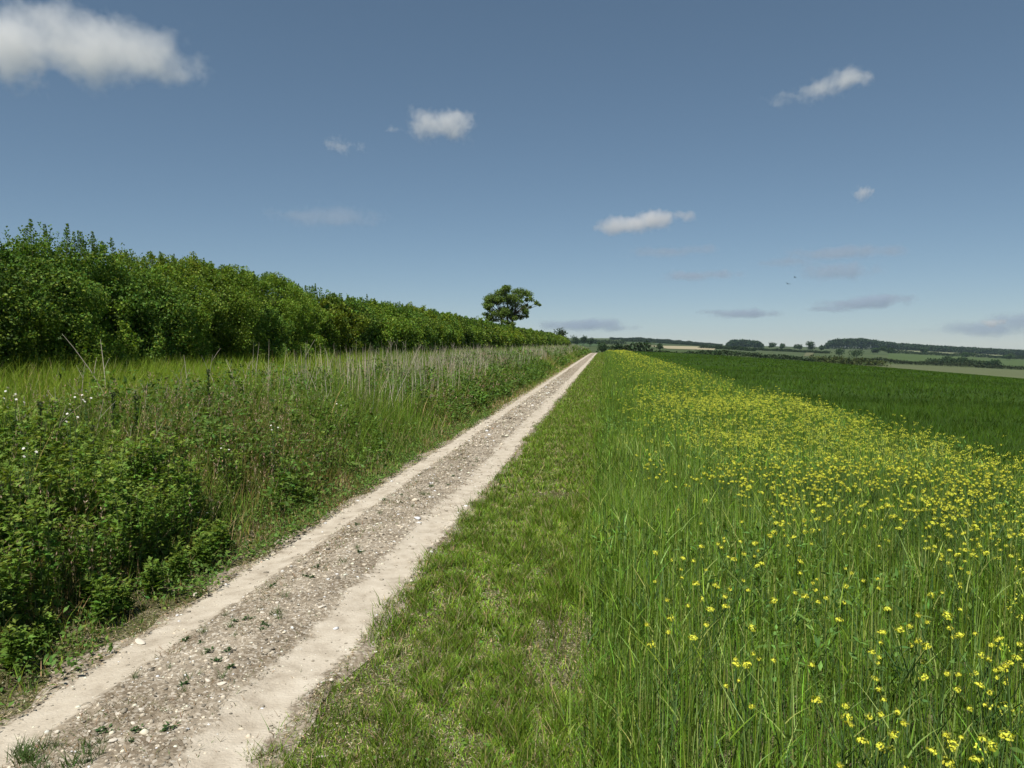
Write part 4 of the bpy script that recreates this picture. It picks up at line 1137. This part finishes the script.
cloud('largest white cloud, at the top left corner of the sky', 1100, [(5, 45, 80, 46, 1), (65, 36, 75, 40, 1), (105, 52, 75, 36, 1), (150, 58, 55, 32, .95), (188, 68, 36, 18, .85)], 10)
cloud('rounded white cloud alone in the upper middle of the sky', 1100, [(420, 118, 24, 18, .9), (452, 125, 32, 22, 1), (432, 126, 36, 18, .9), (395, 130, 22, 8, .5)], 8)
cloud('faint small white puff left of the rounded middle cloud', 1100, [(338, 145, 22, 13, .75), (360, 148, 18, 7, .5)], 4)
cloud('slanting white cloud high on the right', 1100, [(848, 78, 30, 17, .95), (822, 88, 34, 14, .85), (788, 98, 34, 11, .6)], 6)
cloud('long low white cloud right of the tree', 1100, [(618, 226, 34, 13, 1.15), (634, 223, 34, 13, 1.15), (652, 220, 34, 15, 1.15), (683, 217, 24, 10, .7)], 8)
cloud('tiny round white puff on the right', 1100, [(863, 193, 14, 11, .9)], 5)
for (lab, blobs, dn) in (
        ('faint grey streak of cloud above the hedge', [(335, 218, 60, 9, .75), (300, 214, 40, 7, .7)], 2.5),
        ('thin grey streak under the long low white cloud', [(665, 252, 50, 6, .75), (700, 250, 30, 5, .7)], 2.5),
        ('grey streak with a pale left end low over the field', [(690, 276, 34, 6, .85), (720, 275, 30, 5, .7)], 3.5),
        ('grey cloud bank at mid height on the right', [(835, 253, 50, 7, .85), (790, 262, 36, 6, .7), (880, 252, 36, 6, .7)], 3.5),
        ('second grey bank just below the mid height one', [(838, 272, 44, 9, .8), (815, 268, 24, 7, .7)], 3.5),
        ('flat dark grey cloud low on the right, above the big wood', [(860, 304, 44, 6, .95), (880, 300, 34, 6, .9), (830, 309, 30, 4, .8)], 5),
        ('flat dark grey cloud low above the small wood', [(745, 314, 40, 5, .95), (720, 312, 26, 3.5, .8)], 5),
        ('broad flat grey cloud low beside the lone tree', [(585, 325, 52, 7, 1), (560, 326, 30, 6, .9), (615, 328, 30, 5, .8)], 5),
        ('low grey cloud bank at the right edge', [(985, 329, 50, 8, .85), (1020, 322, 40, 10, .85)], 4)):
    cloud(lab, 1100, [(b[0], b[1], b[2] * 1.15, b[3] * 1.25, b[4] * 1.05) for b in blobs], dn * 1.5, .78, 3.4, .31)
cloud('small bright white cloud low at the right edge', 1000, [(991, 323, 12, 6, 1), (1000, 322, 8, 5, .8)], 8)

# ------------------------------------------------------------------ air
bm = bmesh.new(); bmesh.ops.create_cube(bm, size=1)
me = bpy.data.meshes.new('haze'); bm.to_mesh(me); bm.free()
mt, nt, N, L, out = new_mat('haze_air'); v = N.new('ShaderNodeVolumePrincipled'); v.inputs['Color'].default_value = (.62, .80, 1, 1); v.inputs['Density'].default_value = .00005; v.inputs['Anisotropy'].default_value = .2
L.new(v.outputs[0], out.inputs['Volume']); me.materials.append(mt)
hz = bpy.data.objects.new('haze', me); COL.objects.link(hz); zlo = -140.; zhi = 70.
hz.location = (200, 1800, (zlo + zhi) / 2); hz.scale = (8400, 4600, zhi - zlo); tag(hz, kind='stuff')

# ------------------------------------------------------------------ light
SUN_EL = 60.0; sx, sy = -0.2, -0.8
az = math.atan2(sx, sy)                     # clockwise from +Y
to_sun = Vector((math.sin(az) * math.cos(R(SUN_EL)), math.cos(az) * math.cos(R(SUN_EL)), math.sin(R(SUN_EL))))
sd = bpy.data.lights.new('sun', 'SUN'); sd.energy = 5.0; sd.angle = R(.53); sd.color = (1, .95, .87)
so = bpy.data.objects.new('sun', sd); COL.objects.link(so); so.rotation_euler = to_sun.to_track_quat('Z', 'Y').to_euler(); so.location = (0, 0, 60)
w = bpy.data.worlds.new('World'); S.world = w; w.use_nodes = True
nt = w.node_tree; bg = nt.nodes['Background']; sk = nt.nodes.new('ShaderNodeTexSky'); sk.sky_type = 'NISHITA'; sk.sun_disc = False
sk.sun_elevation = R(SUN_EL); sk.sun_rotation = az; sk.altitude = 100; sk.air_density = .68; sk.dust_density = 0; sk.ozone_density = 5.0
hs = nt.nodes.new('ShaderNodeHueSaturation'); hs.inputs['Saturation'].default_value = 1.0; hs.inputs['Hue'].default_value = .490
nt.links.new(sk.outputs[0], hs.inputs['Color']); gm = nt.nodes.new('ShaderNodeGamma'); gm.inputs[1].default_value = .74
nt.links.new(hs.outputs[0], gm.inputs[0]); nt.links.new(gm.outputs[0], bg.inputs[0]); bg.inputs[1].default_value = .096
vs = S.view_settings; S.display_settings.display_device = 'sRGB'; vs.view_transform = 'Standard'; vs.look = 'None'; vs.exposure = 0.35; vs.gamma = 1; vs.use_curve_mapping = False
cy = S.cycles if hasattr(S, 'cycles') else None
S.render.engine = 'CYCLES'; cy = S.cycles
cy.max_bounces = 8; cy.diffuse_bounces = 3; cy.glossy_bounces = 2; cy.transmission_bounces = 4; cy.transparent_max_bounces = 6; cy.volume_bounces = 4
cy.use_denoising = True; cy.use_adaptive_sampling = True; cy.adaptive_threshold = .015
